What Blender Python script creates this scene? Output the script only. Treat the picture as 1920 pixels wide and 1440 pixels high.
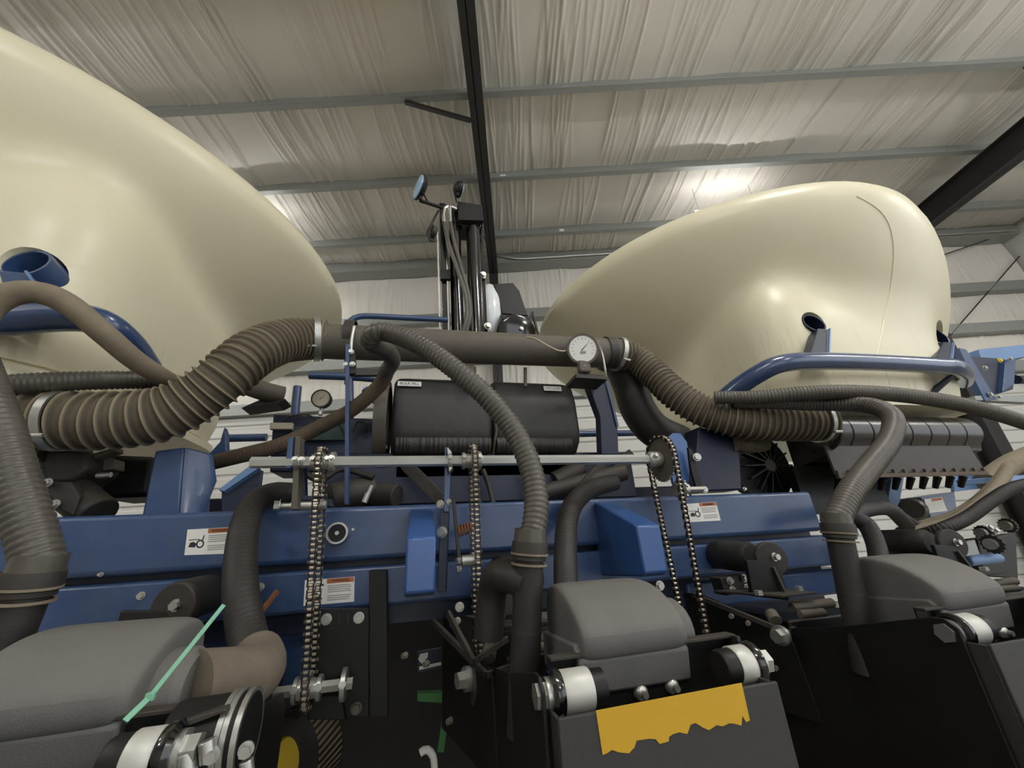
import bpy, bmesh, math, random
from mathutils import Vector, Matrix
for o in list(bpy.data.objects): bpy.data.objects.remove(o, do_unlink=True)
scene = bpy.context.scene
COL = scene.collection
V = Vector
rnd = random.Random(7)

# ---------------------------------------------------------------- camera
# world axes: X along the planter toolbar, Y forward (away from the camera), Z up
F_PX = 720.0; CAMZ = 1.15
YAW, PITCH, ROLL = math.radians(14.24), math.radians(22.1), math.radians(3.3)
CAM = V((0, 0, CAMZ))
FH = V((math.sin(YAW), math.cos(YAW), 0)); RT = V((math.cos(YAW), -math.sin(YAW), 0)); UP = V((0, 0, 1))
FW = FH*math.cos(PITCH) + UP*math.sin(PITCH); U0 = -FH*math.sin(PITCH) + UP*math.cos(PITCH)
EX = RT*math.cos(ROLL) - U0*math.sin(ROLL); EY = RT*math.sin(ROLL) + U0*math.cos(ROLL)
cd = bpy.data.cameras.new('camera'); cam = bpy.data.objects.new('camera', cd); COL.objects.link(cam)
m = Matrix((EX, EY, -FW)).transposed().to_4x4(); m.translation = CAM; cam.matrix_world = m
cd.sensor_fit = 'HORIZONTAL'; cd.sensor_width = 36.0; cd.lens = 36.0*F_PX/1920.0; cd.clip_start = 0.02; cd.clip_end = 200
scene.camera = cam

# ---------------------------------------------------------------- world, exposure
w = bpy.data.worlds.new('world'); scene.world = w; w.use_nodes = True
bg = w.node_tree.nodes['Background']; bg.inputs[0].default_value = (0.93, 0.96, 1.0, 1); bg.inputs[1].default_value = 1.7
scene.view_settings.view_transform = 'Standard'; scene.view_settings.look = 'None'
scene.view_settings.gamma = 1.0; scene.view_settings.use_curve_mapping = False
scene.view_settings.exposure = 0.10
LAMP_E = 215.0          # emission of the shed's strip lamps

def ray(px, py): return FW*F_PX + EX*(px-960) - EY*(py-720)
def at(px, py, Y):
    d = ray(px, py); return CAM + d*(Y/d.y)
def atX(px, py, X):
    d = ray(px, py); return CAM + d*(X/d.x)
def bl(xb, yb, z):                      # building frame -> world
    p = RT*xb + FH*yb; return V((p.x, p.y, z))

# ---------------------------------------------------------------- materials
def lin(c):
    return tuple(((x/255)/12.92 if x/255 <= 0.04045 else ((x/255+0.055)/1.055)**2.4) for x in c) + (1,)
def mat(name, col, rough=0.5, metal=0.0, dust=0.0, dustcol=(150, 135, 112), nscale=6.0, var=0.12, bump=0.0, bscale=60.0, coat=0.0, topdust=0.0, emit=None, spec=0.5, edge=None):
    M = bpy.data.materials.new(name); M.use_nodes = True
    nt = M.node_tree; b = nt.nodes['Principled BSDF']; L = nt.links.new
    tc = nt.nodes.new('ShaderNodeTexCoord')
    n = nt.nodes.new('ShaderNodeTexNoise'); n.inputs['Scale'].default_value = nscale; n.inputs['Detail'].default_value = 6
    L(tc.outputs['Object'], n.inputs['Vector'])
    c = lin(col)
    mx = nt.nodes.new('ShaderNodeMix'); mx.data_type = 'RGBA'
    mx.inputs[6].default_value = tuple(max(0, x*(1-var)) for x in c[:3])+(1,)
    mx.inputs[7].default_value = tuple(min(1, x*(1+var)) for x in c[:3])+(1,)
    L(n.outputs['Fac'], mx.inputs[0])
    out = mx.outputs[2]
    if dust > 0 or topdust > 0:
        n2 = nt.nodes.new('ShaderNodeTexNoise'); n2.inputs['Scale'].default_value = nscale*2.3; n2.inputs['Detail'].default_value = 8; n2.inputs['Roughness'].default_value = 0.7
        L(tc.outputs['Object'], n2.inputs['Vector'])
        r = nt.nodes.new('ShaderNodeMapRange'); r.inputs[1].default_value = 0.3; r.inputs[2].default_value = 0.75
        r.inputs[3].default_value = dust*0.25; r.inputs[4].default_value = min(1, dust*1.5)
        L(n2.outputs['Fac'], r.inputs[0]); fac = r.outputs[0]
        if topdust > 0:
            g = nt.nodes.new('ShaderNodeNewGeometry'); s = nt.nodes.new('ShaderNodeSeparateXYZ'); L(g.outputs['Normal'], s.inputs[0])
            mr = nt.nodes.new('ShaderNodeMapRange'); mr.inputs[1].default_value = 0.1; mr.inputs[2].default_value = 1.0; mr.inputs[3].default_value = 0; mr.inputs[4].default_value = topdust
            L(s.outputs['Z'], mr.inputs[0])
            ad = nt.nodes.new('ShaderNodeMath'); ad.operation = 'ADD'; ad.use_clamp = True
            L(fac, ad.inputs[0]); L(mr.outputs[0], ad.inputs[1]); fac = ad.outputs[0]
        m2 = nt.nodes.new('ShaderNodeMix'); m2.data_type = 'RGBA'; L(fac, m2.inputs[0]); L(out, m2.inputs[6]); m2.inputs[7].default_value = lin(dustcol)
        out = m2.outputs[2]
        rr = nt.nodes.new('ShaderNodeMapRange'); rr.inputs[3].default_value = rough; rr.inputs[4].default_value = min(1, rough+0.45); L(fac, rr.inputs[0]); L(rr.outputs[0], b.inputs['Roughness'])
    else:
        b.inputs['Roughness'].default_value = rough
    if edge:                                             # pale rubbed dust on the ridges
        ge = nt.nodes.new('ShaderNodeNewGeometry'); re_ = nt.nodes.new('ShaderNodeMapRange'); re_.inputs[1].default_value = 0.50; re_.inputs[2].default_value = 0.58; re_.inputs[4].default_value = 0.85
        L(ge.outputs['Pointiness'], re_.inputs[0]); me_ = nt.nodes.new('ShaderNodeMix'); me_.data_type = 'RGBA'; L(re_.outputs[0], me_.inputs[0]); L(out, me_.inputs[6]); me_.inputs[7].default_value = lin(edge); out = me_.outputs[2]
    L(out, b.inputs['Base Color'])
    b.inputs['Metallic'].default_value = metal; b.inputs['Specular IOR Level'].default_value = spec
    if coat: b.inputs['Coat Weight'].default_value = coat; b.inputs['Coat Roughness'].default_value = 0.15
    if bump:
        nb = nt.nodes.new('ShaderNodeTexNoise'); nb.inputs['Scale'].default_value = bscale; nb.inputs['Detail'].default_value = 4
        L(tc.outputs['Object'], nb.inputs['Vector'])
        bp = nt.nodes.new('ShaderNodeBump'); bp.inputs['Strength'].default_value = bump; bp.inputs['Distance'].default_value = 0.004
        L(nb.outputs['Fac'], bp.inputs['Height']); L(bp.outputs[0], b.inputs['Normal'])
    if emit:
        b.inputs['Emission Color'].default_value = (1.0, 0.985, 0.96, 1); b.inputs['Emission Strength'].default_value = emit
    return M
M = {}
M['tank'] = mat('cream_polyethylene', (224, 218, 190), 0.33, nscale=1.5, var=0.05, dust=0.05, dustcol=(150, 135, 100), spec=0.45)
M['blue'] = mat('blue_paint', (28, 63, 110), 0.3, nscale=5, var=0.2, dust=0.26, dustcol=(95, 105, 120), coat=0.3)
M['blue_bright'] = mat('bright_blue_paint', (46, 88, 150), 0.35, nscale=8, var=0.15, dust=0.05, coat=0.3)
M['blue_gloss'] = mat('dark_gloss_blue', (36, 62, 104), 0.2, nscale=5, var=0.2, dust=0.08, dustcol=(95, 100, 110), coat=0.5)
M['blue_dark'] = mat('dark_blue_paint_and_shade', (17, 29, 54), 0.4, nscale=6, var=0.25, dust=0.08, dustcol=(60, 60, 60))  # dark blue paint, also used as painted shade in the beam gap
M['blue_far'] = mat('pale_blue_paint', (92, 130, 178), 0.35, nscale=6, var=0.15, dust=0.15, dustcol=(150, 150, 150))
M['black'] = mat('black_paint', (19, 19, 20), 0.45, nscale=9, var=0.3, dust=0.07, dustcol=(66, 62, 56), spec=0.35)
M['panel'] = mat('charcoal_panel', (50, 50, 52), 0.55, nscale=7, var=0.1, dust=0.03, dustcol=(95, 90, 84), bump=0.1, bscale=300)
M['dirty_black'] = mat('dusty_black_plastic', (34, 33, 32), 0.5, nscale=7, var=0.25, dust=0.22, dustcol=(88, 80, 68), topdust=0.2)
M['hose'] = mat('dusty_grey_hose', (70, 67, 62), 0.28, nscale=9, var=0.25, dust=0.22, dustcol=(112, 105, 93), topdust=0.15)
M['hose_tan'] = mat('tan_dusty_hose', (112, 102, 86), 0.7, nscale=12, var=0.2, dust=0.4, dustcol=(150, 138, 116))
M['hose_brown'] = mat('brown_dusty_hose', (72, 60, 48), 0.6, nscale=12, var=0.3, dust=0.35, dustcol=(112, 98, 78))
M['seed_hose'] = mat('black_rubber_hose', (30, 29, 28), 0.5, nscale=9, var=0.3, dust=0.16, dustcol=(84, 77, 66), bump=0.15, bscale=200)
M['duct'] = mat('dusty_corrugated_duct', (66, 60, 50), 0.65, nscale=10, var=0.25, dust=0.35, dustcol=(110, 100, 82), topdust=0.15, edge=(146, 134, 110))
M['pipe'] = mat('dusty_manifold_pipe', (84, 80, 73), 0.55, nscale=6, var=0.2, dust=0.35, dustcol=(110, 100, 86), topdust=0.25, bump=0.2, bscale=150)
M['cover'] = mat('grey_plastic_cover', (94, 95, 94), 0.6, nscale=6, var=0.08, dust=0.22, dustcol=(128, 122, 112), topdust=0.15, bump=0.15, bscale=350)
M['elbow'] = mat('dusty_elbow_rubber', (92, 84, 74), 0.75, nscale=9, var=0.2, dust=0.4, dustcol=(132, 120, 102))
M['vinyl'] = mat('dusty_black_vinyl', (34, 34, 35), 0.5, nscale=6, var=0.2, dust=0.10, dustcol=(92, 86, 76), bump=0.25, bscale=120)
M['shiny_black'] = mat('shiny_black_plastic', (40, 39, 38), 0.22, nscale=8, var=0.2, dust=0.08, dustcol=(92, 84, 72))
M['steel'] = mat('zinc_steel', (190, 192, 188), 0.35, 0.85, nscale=20, var=0.1, dust=0.08)
M['steel_light'] = mat('machined_steel', (188, 188, 182), 0.35, 0.75, nscale=30, var=0.08, dust=0.05)
M['shaft'] = mat('bare_hex_steel', (200, 203, 200), 0.35, 0.6, nscale=14, var=0.08)
M['chain'] = mat('oily_chain_steel', (200, 190, 172), 0.3, 0.7, nscale=60, var=0.3, dust=0.10, dustcol=(86, 66, 48))
M['chain_dark'] = mat('oily_link_plate', (62, 54, 46), 0.4, 0.6, nscale=60, var=0.3)
M['chrome'] = mat('chrome', (215, 215, 215), 0.12, 1.0)
M['gloss'] = mat('gloss_black', (14, 14, 15), 0.12, coat=0.6)
M['galv'] = mat('galvanized_steel', (148, 151, 147), 0.5, 0.35, nscale=14, var=0.1)
M['iron'] = mat('dark_red_iron', (38, 36, 36), 0.5, nscale=4, var=0.15)
M['insul'] = mat('white_vinyl_insulation', (214, 210, 201), 0.42, nscale=2.0, var=0.04, bump=0.12, bscale=30, spec=0.5)
M['wallpanel'] = mat('white_metal_panel', (206, 206, 200), 0.45, nscale=1.5, var=0.05)
M['floor'] = mat('concrete', (150, 146, 138), 0.7, nscale=2.5, var=0.2, dust=0.2, bump=0.2, bscale=40)
M['yellow'] = mat('yellow_sticker', (200, 158, 34), 0.5, nscale=15, var=0.06)
M['yellow_hub'] = mat('yellow_paint', (222, 190, 30), 0.45, nscale=10, var=0.15)
M['green'] = mat('green_paint', (52, 128, 62), 0.45, nscale=12, var=0.3, dust=0.1)
M['dark_green'] = mat('dark_green_plate', (26, 52, 46), 0.4, nscale=30, var=0.4)
M['roller'] = mat('zinc_roller', (206, 206, 198), 0.42, 0.25, nscale=30, var=0.08, dust=0.05)
M['tie'] = mat('mint_nylon', (120, 178, 148), 0.45)
M['rubber'] = mat('tyre_rubber', (40, 38, 36), 0.8, nscale=14, var=0.3)
M['tread'] = mat('dusty_tread', (150, 130, 104), 0.9, nscale=14, var=0.3)
M['white'] = mat('white_vinyl', (232, 232, 226), 0.5, var=0.03)
M['white_gloss'] = mat('white_gloss_paint', (236, 240, 244), 0.2, var=0.02, coat=0.4)
M['orange'] = mat('orange_print', (176, 104, 58), 0.5, var=0.15, nscale=40)
M['ink'] = mat('black_print', (34, 34, 36), 0.5)
M['greyink'] = mat('grey_print', (150, 148, 142), 0.6)
M['glass'] = mat('pale_blue_lens', (150, 190, 220), 0.15, var=0.05, coat=0.5)
M['rust'] = mat('rusty_steel', (128, 82, 52), 0.8, 0.2, nscale=30, var=0.3)
M['tube'] = mat('lamp_tube', (250, 250, 245), 0.3, emit=LAMP_E)
M['tube_dim'] = mat('dim_lamp_tube', (250, 250, 245), 0.3, emit=LAMP_E*0.22)
M['pale'] = mat('pale_dusty_plastic', (176, 168, 146), 0.6, nscale=8, var=0.1)
M['card'] = mat('brown_cardboard', (176, 140, 96), 0.8)

def add_streaks(Mt):                                      # dirt run in streaks down the funnel of the tanks
    nt = Mt.node_tree; L = nt.links.new; b = nt.nodes['Principled BSDF']; src = b.inputs['Base Color'].links[0].from_socket
    tc = nt.nodes.new('ShaderNodeTexCoord'); sx = nt.nodes.new('ShaderNodeSeparateXYZ'); L(tc.outputs['Object'], sx.inputs[0])
    at2 = nt.nodes.new('ShaderNodeMath'); at2.operation = 'ARCTAN2'; L(sx.outputs['Y'], at2.inputs[0]); L(sx.outputs['X'], at2.inputs[1])
    mu = nt.nodes.new('ShaderNodeMath'); mu.operation = 'MULTIPLY'; mu.inputs[1].default_value = 26; L(at2.outputs[0], mu.inputs[0])
    mz = nt.nodes.new('ShaderNodeMath'); mz.operation = 'MULTIPLY'; mz.inputs[1].default_value = 1.7; L(sx.outputs['Z'], mz.inputs[0])
    cx = nt.nodes.new('ShaderNodeCombineXYZ'); L(mu.outputs[0], cx.inputs[0]); L(mz.outputs[0], cx.inputs[1])
    n = nt.nodes.new('ShaderNodeTexNoise'); n.inputs['Scale'].default_value = 2.2; n.inputs['Detail'].default_value = 3; L(cx.outputs[0], n.inputs['Vector'])
    r = nt.nodes.new('ShaderNodeMapRange'); r.inputs[1].default_value = 0.58; r.inputs[2].default_value = 0.72; L(n.outputs['Fac'], r.inputs[0])
    k = nt.nodes.new('ShaderNodeMapRange'); k.inputs[1].default_value = -0.28; k.inputs[2].default_value = -0.62; k.inputs[3].default_value = 0; k.inputs[4].default_value = 0.55; L(sx.outputs['Z'], k.inputs[0])
    n2 = nt.nodes.new('ShaderNodeTexNoise'); n2.inputs['Scale'].default_value = 2.5; L(tc.outputs['Object'], n2.inputs['Vector'])
    k2 = nt.nodes.new('ShaderNodeMapRange'); k2.inputs[1].default_value = 0.42; k2.inputs[2].default_value = 0.6; L(n2.outputs['Fac'], k2.inputs[0])
    m1 = nt.nodes.new('ShaderNodeMath'); m1.operation = 'MULTIPLY'; L(r.outputs[0], m1.inputs[0]); L(k.outputs[0], m1.inputs[1])
    m2 = nt.nodes.new('ShaderNodeMath'); m2.operation = 'MULTIPLY'; L(m1.outputs[0], m2.inputs[0]); L(k2.outputs[0], m2.inputs[1])
    mx = nt.nodes.new('ShaderNodeMix'); mx.data_type = 'RGBA'; L(m2.outputs[0], mx.inputs[0]); L(src, mx.inputs[6]); mx.inputs[7].default_value = lin((112, 98, 66)); L(mx.outputs[2], b.inputs['Base Color'])
add_streaks(M['tank'])

# ---------------------------------------------------------------- mesh helper
WL = {}                                                # world location of every object's origin
class MB:
    def __init__(s): s.v = []; s.f = []
    def _add(s, vs, fs):
        n = len(s.v); s.v += [V(p) for p in vs]; s.f += [tuple(i+n for i in f) for f in fs]; return s
    def box(s, c, size, R=None):
        c = V(c); h = V(size)*0.5; vs = []
        for x in (-1, 1):
            for y in (-1, 1):
                for z in (-1, 1):
                    p = V((x*h.x, y*h.y, z*h.z)); vs.append(c + (R @ p if R else p))
        return s._add(vs, [(0,1,3,2),(4,6,7,5),(0,4,5,1),(2,3,7,6),(0,2,6,4),(1,5,7,3)])
    def bb(s, a, b): a = V(a); b = V(b); return s.box((a+b)/2, [abs(b[i]-a[i]) for i in range(3)])
    def bar(s, p, q, wd, ht, up=(0, 0, 1)):             # box bar from p to q
        p = V(p); q = V(q); d = (q-p); l = d.length; d.normalize(); u = V(up)
        if abs(d.dot(u)) > 0.98: u = V((0, 1, 0))
        sd = d.cross(u).normalized(); u = sd.cross(d)
        return s.box((p+q)/2, (l, wd, ht), Matrix((d, sd, u)).transposed())
    def cyl(s, p, q, r0, r1=None, n=20, cap=True):
        p = V(p); q = V(q); r1 = r0 if r1 is None else r1
        return s.lathe(p, q-p, [(0, r0), (1, r1)], n, cap)
    def lathe(s, p, axis, prof, n=24, cap=True):        # prof: (t along axis 0..1, radius)
        p = V(p); axis = V(axis); d = axis.normalized()
        a = d.orthogonal().normalized(); b = d.cross(a)
        vs = []; fs = []
        for t, r in prof:
            for i in range(n):
                an = 2*math.pi*i/n; vs.append(p + axis*t + (a*math.cos(an)+b*math.sin(an))*r)
        for j in range(len(prof)-1):
            for i in range(n):
                k = (i+1) % n; fs.append((j*n+i, j*n+k, (j+1)*n+k, (j+1)*n+i))
        if cap:
            fs.append(tuple(range(n-1, -1, -1))); fs.append(tuple((len(prof)-1)*n+i for i in range(n)))
        return s._add(vs, fs)
    def tube(s, path, rad, n=12, cap=True, ridge=None):
        pts = path; m_ = len(pts); vs = []; fs = []
        nrm = None
        for j, p in enumerate(pts):
            t = (pts[min(j+1, m_-1)] - pts[max(j-1, 0)]).normalized()
            if nrm is None: nrm = t.orthogonal().normalized()
            nrm = (nrm - t*nrm.dot(t)).normalized(); b = t.cross(nrm)
            r = rad[j] if isinstance(rad, (list, tuple)) else rad
            for i in range(n):
                an = 2*math.pi*i/n; vs.append(p + (nrm*math.cos(an)+b*math.sin(an))*r)
        for j in range(m_-1):
            for i in range(n):
                k = (i+1) % n; fs.append((j*n+i, j*n+k, (j+1)*n+k, (j+1)*n+i))
        if cap:
            fs.append(tuple(range(n-1, -1, -1))); fs.append(tuple((m_-1)*n+i for i in range(n)))
        return s._add(vs, fs)
    def prism(s, poly, off):                            # polygon of 3D points, swept by off
        n = len(poly); off = V(off); poly = [V(p) for p in poly]
        vs = poly + [p+off for p in poly]
        fs = [tuple(range(n)), tuple(range(2*n-1, n-1, -1))] + [(i, (i+1) % n, n+(i+1) % n, n+i) for i in range(n)]
        return s._add(vs, fs)
    def ball(s, c, r, n=16, m_=10, sc=(1, 1, 1)):
        c = V(c); vs = []; fs = []
        for j in range(1, m_):
            ph = math.pi*j/m_
            for i in range(n):
                a = 2*math.pi*i/n; vs.append(c + V((r*sc[0]*math.sin(ph)*math.cos(a), r*sc[1]*math.sin(ph)*math.sin(a), r*sc[2]*math.cos(ph))))
        for j in range(m_-2):
            for i in range(n):
                k = (i+1) % n; fs.append((j*n+i, (j+1)*n+i, (j+1)*n+k, j*n+k))
        fs.append(tuple(range(n))); fs.append(tuple((m_-2)*n+i for i in range(n-1, -1, -1)))
        return s._add(vs, fs)
    def build(s, name, ma, parent=None, sharp=38, bevel=0.0, seg=2):
        me = bpy.data.meshes.new(name)
        lo = V([min(p[i] for p in s.v) for i in range(3)]); hi = V([max(p[i] for p in s.v) for i in range(3)])
        c = (lo+hi)/2
        if parent is None: c.z = lo.z
        me.from_pydata([tuple(p-c) for p in s.v], [], s.f); me.update()
        bm = bmesh.new(); bm.from_mesh(me); bmesh.ops.recalc_face_normals(bm, faces=bm.faces); bm.to_mesh(me); bm.free()
        if sharp:
            me.polygons.foreach_set('use_smooth', [True]*len(me.polygons)); me.set_sharp_from_angle(angle=math.radians(sharp))
        me.materials.append(M[ma] if isinstance(ma, str) else ma)
        o = bpy.data.objects.new(name, me); COL.objects.link(o); WL[o] = c.copy()
        if parent: o.parent = parent; o.location = c - WL[parent]
        else: o.location = c
        if bevel:
            b = o.modifiers.new('bevel', 'BEVEL'); b.width = bevel; b.segments = seg; b.limit_method = 'ANGLE'; b.angle_limit = math.radians(40)
        return o
def tag(o, label=None, cat=None, group=None, kind=None):
    if label: o['label'] = label
    if cat: o['category'] = cat
    if group: o['group'] = group
    if kind: o['kind'] = kind
    return o
def thing(name, label, cat, loc, group=None):
    o = bpy.data.objects.new(name, None); COL.objects.link(o); o.location = V(loc); WL[o] = V(loc); o.empty_display_size = 0.05
    return tag(o, label, cat, group)
def copy_tree(o, off=None, parent=None):
    c = o.copy(); COL.objects.link(c); c.parent = parent
    if off is not None: c.location = o.location + V(off); WL[c] = WL[o] + V(off)
    for ch in list(o.children): copy_tree(ch, None, c)
    return c
def spline(pts, step):                                   # Catmull-Rom through points, even spacing
    P = [V(p) for p in pts]; P = [P[0]*2-P[1]] + P + [P[-1]*2-P[-2]]
    out = []
    for i in range(1, len(P)-2):
        for k in range(40):
            t = k/40; a, b, c, d = P[i-1], P[i], P[i+1], P[i+2]
            out.append(0.5*((2*b) + (c-a)*t + (2*a-5*b+4*c-d)*t*t + (3*b-a-3*c+d)*t**3))
    out.append(P[-2])
    L = [0]
    for i in range(1, len(out)): L.append(L[-1] + (out[i]-out[i-1]).length)
    n = max(2, int(L[-1]/step)); res = []; j = 0
    for k in range(n+1):
        s = L[-1]*k/n
        while j < len(L)-2 and L[j+1] < s: j += 1
        u = (s-L[j])/max(1e-9, L[j+1]-L[j]); res.append(out[j].lerp(out[j+1], min(1, u)))
    return res
def P3(*pts): return [at(*p) for p in pts]
def hexbolt(mb, p, d, r=0.009, h=0.008):
    p = V(p); d = V(d).normalized(); mb.cyl(p, p+d*0.002, r*1.35, n=16); mb.cyl(p+d*0.002, p+d*(0.002+h), r, n=6); return mb
def text_mesh(txt, name, ma, parent, centre, size, xdir, zdir, off=0.0006):
    cu = bpy.data.curves.new(name, 'FONT'); cu.body = txt; cu.size = size; cu.align_x = 'CENTER'; cu.align_y = 'CENTER'; cu.extrude = 0.0003; cu.resolution_u = 2
    t = bpy.data.objects.new('tmp', cu); COL.objects.link(t)
    dg = bpy.context.evaluated_depsgraph_get(); dg.update()
    me = bpy.data.meshes.new_from_object(t.evaluated_get(dg)); bpy.data.objects.remove(t, do_unlink=True)
    X = V(xdir).normalized(); Z = V(zdir).normalized(); N = X.cross(Z)
    R = Matrix((X, Z, N)).transposed().to_4x4()
    me.transform(R); me.materials.clear(); me.materials.append(M[ma])
    o = bpy.data.objects.new(name, me); COL.objects.link(o); c = V(centre) + N*off; WL[o] = c; o.parent = parent; o.location = c - WL[parent]
    return o

# ================================================================ BUILDING (turned against the planter)
ROOF = CAMZ + 5.6; EAVE_Y = 6.75; XL, XR, YB = -11.0, 11.0, -9.0
PUR = [3.31 + 1.29*k for k in range(-10, 3)]             # purlin lines
def quad(a, b, c, d): return [a, b, c, d]
fl = MB(); fl.prism([bl(XL-1, YB-6, 0), bl(XR+1, YB-6, 0), bl(XR+1, EAVE_Y+0.6, 0), bl(XL-1, EAVE_Y+0.6, 0)], (0, 0, -0.15))
tag(fl.build('floor', 'floor', sharp=0), 'grey concrete floor of the machine shed', None, None, 'structure')
roof = MB(); roof.prism([bl(XL, YB, ROOF+0.16), bl(XR, YB, ROOF+0.16), bl(XR, EAVE_Y+0.2, ROOF+0.16), bl(XL, EAVE_Y+0.2, ROOF+0.16)], (0, 0, 0.05))
ceiling = tag(roof.build('ceiling', 'wallpanel', sharp=0), 'shed roof lined with wrinkled white vinyl insulation', None, None, 'structure')
# wrinkled insulation sheets, one per bay between purlins
def wr_field(seed, x0, x1):
    r = random.Random(seed); folds = []
    x = x0
    while x < x1:
        n = r.randint(3, 12); sp = r.uniform(0.035, 0.075)
        for i in range(n):
            folds.append((x, r.uniform(0.010, 0.022), r.uniform(0.010, 0.034)*r.choice((1, 1, 0.5)), r.uniform(-0.16, 0.16), r.uniform(-0.3, 0.5), r.uniform(0.5, 1.4)))
            x += sp*r.uniform(0.6, 1.5)
        x += r.choice((0.03, 0.06, 0.1, 0.25, 0.5))
    return folds
def sheet(name, parent, x0, x1, dx, rows, pos, seed, mirror=False):
    folds = wr_field(seed, x0, x1); nx = int((x1-x0)/dx)+1; grid = []
    r = random.Random(seed+99); ph = [r.uniform(0, 6.28) for _ in range(4)]
    h = [[0.0]*nx for _ in range(rows+1)]
    for (fx, wd, am, sh, a, b) in folds:
        for j in range(rows+1):
            t = j/rows; env = max(0.0, 1-abs((t-(a+b)/2)/((b-a)/2+0.15))**3)
            if env <= 0: continue
            c = fx + sh*(t-0.5) + 0.012*math.sin(5*t+fx*3)
            i0 = max(0, int((c-3*wd-x0)/dx)); i1 = min(nx-1, int((c+3*wd-x0)/dx)+1)
            for i in range(i0, i1+1):
                u = (x0+i*dx-c)/wd; h[j][i] += am*env*math.exp(-u*u)
    mb = MB(); vs = []; fs = []
    for j in range(rows+1):
        t = j/rows
        for i in range(nx):
            x = x0+i*dx
            sag = 0.045*math.sin(math.pi*t)*(0.7+0.3*math.sin(1.3*x+ph[0])) + 0.012*math.sin(3.1*x+ph[1]+2*t) + 0.006*math.sin(7.3*x+ph[2])
            vs.append(pos(x, t, sag+h[j][i]))
    for j in range(rows):
        for i in range(nx-1): fs.append((j*nx+i, j*nx+i+1, (j+1)*nx+i+1, (j+1)*nx+i))
    mb._add(vs, fs); o = mb.build(name, 'insul', parent, sharp=0)
    o.data.polygons.foreach_set('use_smooth', [True]*len(o.data.polygons)); return o
for k in range(len(PUR)-1):
    y0, y1 = PUR[k], PUR[k+1]
    fine = y1 > 1.9
    sheet('insulation_sheet', ceiling, XL if not fine else -8.5, XR if not fine else 10.9, 0.5 if not fine else 0.0125, 2 if not fine else 7,
          (lambda y0, y1: lambda x, t, d: bl(x, y0+(y1-y0)*t, ROOF+0.10-d))(y0, y1), 100+k)
sheet('insulation_sheet', ceiling, -8.5, 10.9, 0.0125, 5, lambda x, t, d: bl(x, PUR[-1]+(EAVE_Y+0.16-PUR[-1])*t, ROOF+0.10-d), 131)
for k, y in enumerate(PUR):
    if y < -1: continue
    mb = MB()                                          # Z-section purlin: web, bottom flange, lip
    a, b = (bl(-9, y, 0), bl(10.9, y, 0))
    def pb(dy0, dy1, z0, z1):
        mb.prism([bl(-9, y+dy0, z0), bl(-9, y+dy1, z0), bl(-9, y+dy1, z1), bl(-9, y+dy0, z1)], b-a)
    pb(-0.002, 0.002, ROOF-0.13, ROOF+0.12); pb(-0.08, 0.0, ROOF-0.134, ROOF-0.130); pb(-0.082, -0.078, ROOF-0.134, ROOF-0.108)
    mb.build('purlin', 'galv', ceiling, sharp=0)
    if 2 < y < 6.5:
        for x in (-0.45 if k % 2 else 0.55,):
            s = MB(); s.box(bl(x+0.1*k-0.6, y-0.006, ROOF-0.03), (0.09, 0.004, 0.10), Matrix.Rotation(-YAW, 3, 'Z')); s.build('stock_tag', 'white', ceiling, sharp=0)
# rafters: tapered I sections
def rafter(x, wd, dep):
    mb = MB(); z1 = ROOF-0.13
    mb.prism([bl(x-wd/2, YB+0.3, z1-dep), bl(x+wd/2, YB+0.3, z1-dep), bl(x+wd/2, EAVE_Y-0.1, z1-dep), bl(x-wd/2, EAVE_Y-0.1, z1-dep)], (0, 0, 0.016))
    mb.prism([bl(x-wd/2, YB+0.3, z1-0.014), bl(x+wd/2, YB+0.3, z1-0.014), bl(x+wd/2, EAVE_Y-0.1, z1-0.014), bl(x-wd/2, EAVE_Y-0.1, z1-0.014)], (0, 0, 0.014))
    mb.prism([bl(x-0.005, YB+0.3, z1-dep), bl(x+0.005, YB+0.3, z1-dep), bl(x+0.005, EAVE_Y-0.1, z1-dep), bl(x-0.005, EAVE_Y-0.1, z1-dep)], (0, 0, dep))
    mb.build('rafter', 'iron', ceiling, sharp=0)
    c = MB()                                          # column against the front wall
    c.bb  # (column built as three plates)
    for dx0, dx1, dy0, dy1 in ((-wd/2, wd/2, -0.36, -0.344), (-wd/2, wd/2, -0.03, -0.014), (-0.005, 0.005, -0.36, -0.02)):
        c.prism([bl(x+dx0, EAVE_Y+dy0, 0), bl(x+dx1, EAVE_Y+dy0, 0), bl(x+dx1, EAVE_Y+dy1, 0), bl(x+dx0, EAVE_Y+dy1, 0)], (0, 0, z1-0.02))
    c.build('column', 'iron', ceiling, sharp=0)
rafter(-0.25, 0.17, 0.42); rafter(8.0, 0.22, 0.45); rafter(-8.4, 0.17, 0.42)
for x, y, s in ((-0.25, PUR[10], -1), (8.0, PUR[10], -1)):   # flange braces to the purlins
    mb = MB(); mb.bar(bl(x+0.09*s, y+0.0, ROOF-0.55), bl(x+0.95*s, y-0.02, ROOF-0.14), 0.045, 0.045); mb.build('flange_brace', 'iron', ceiling, sharp=0)
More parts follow.
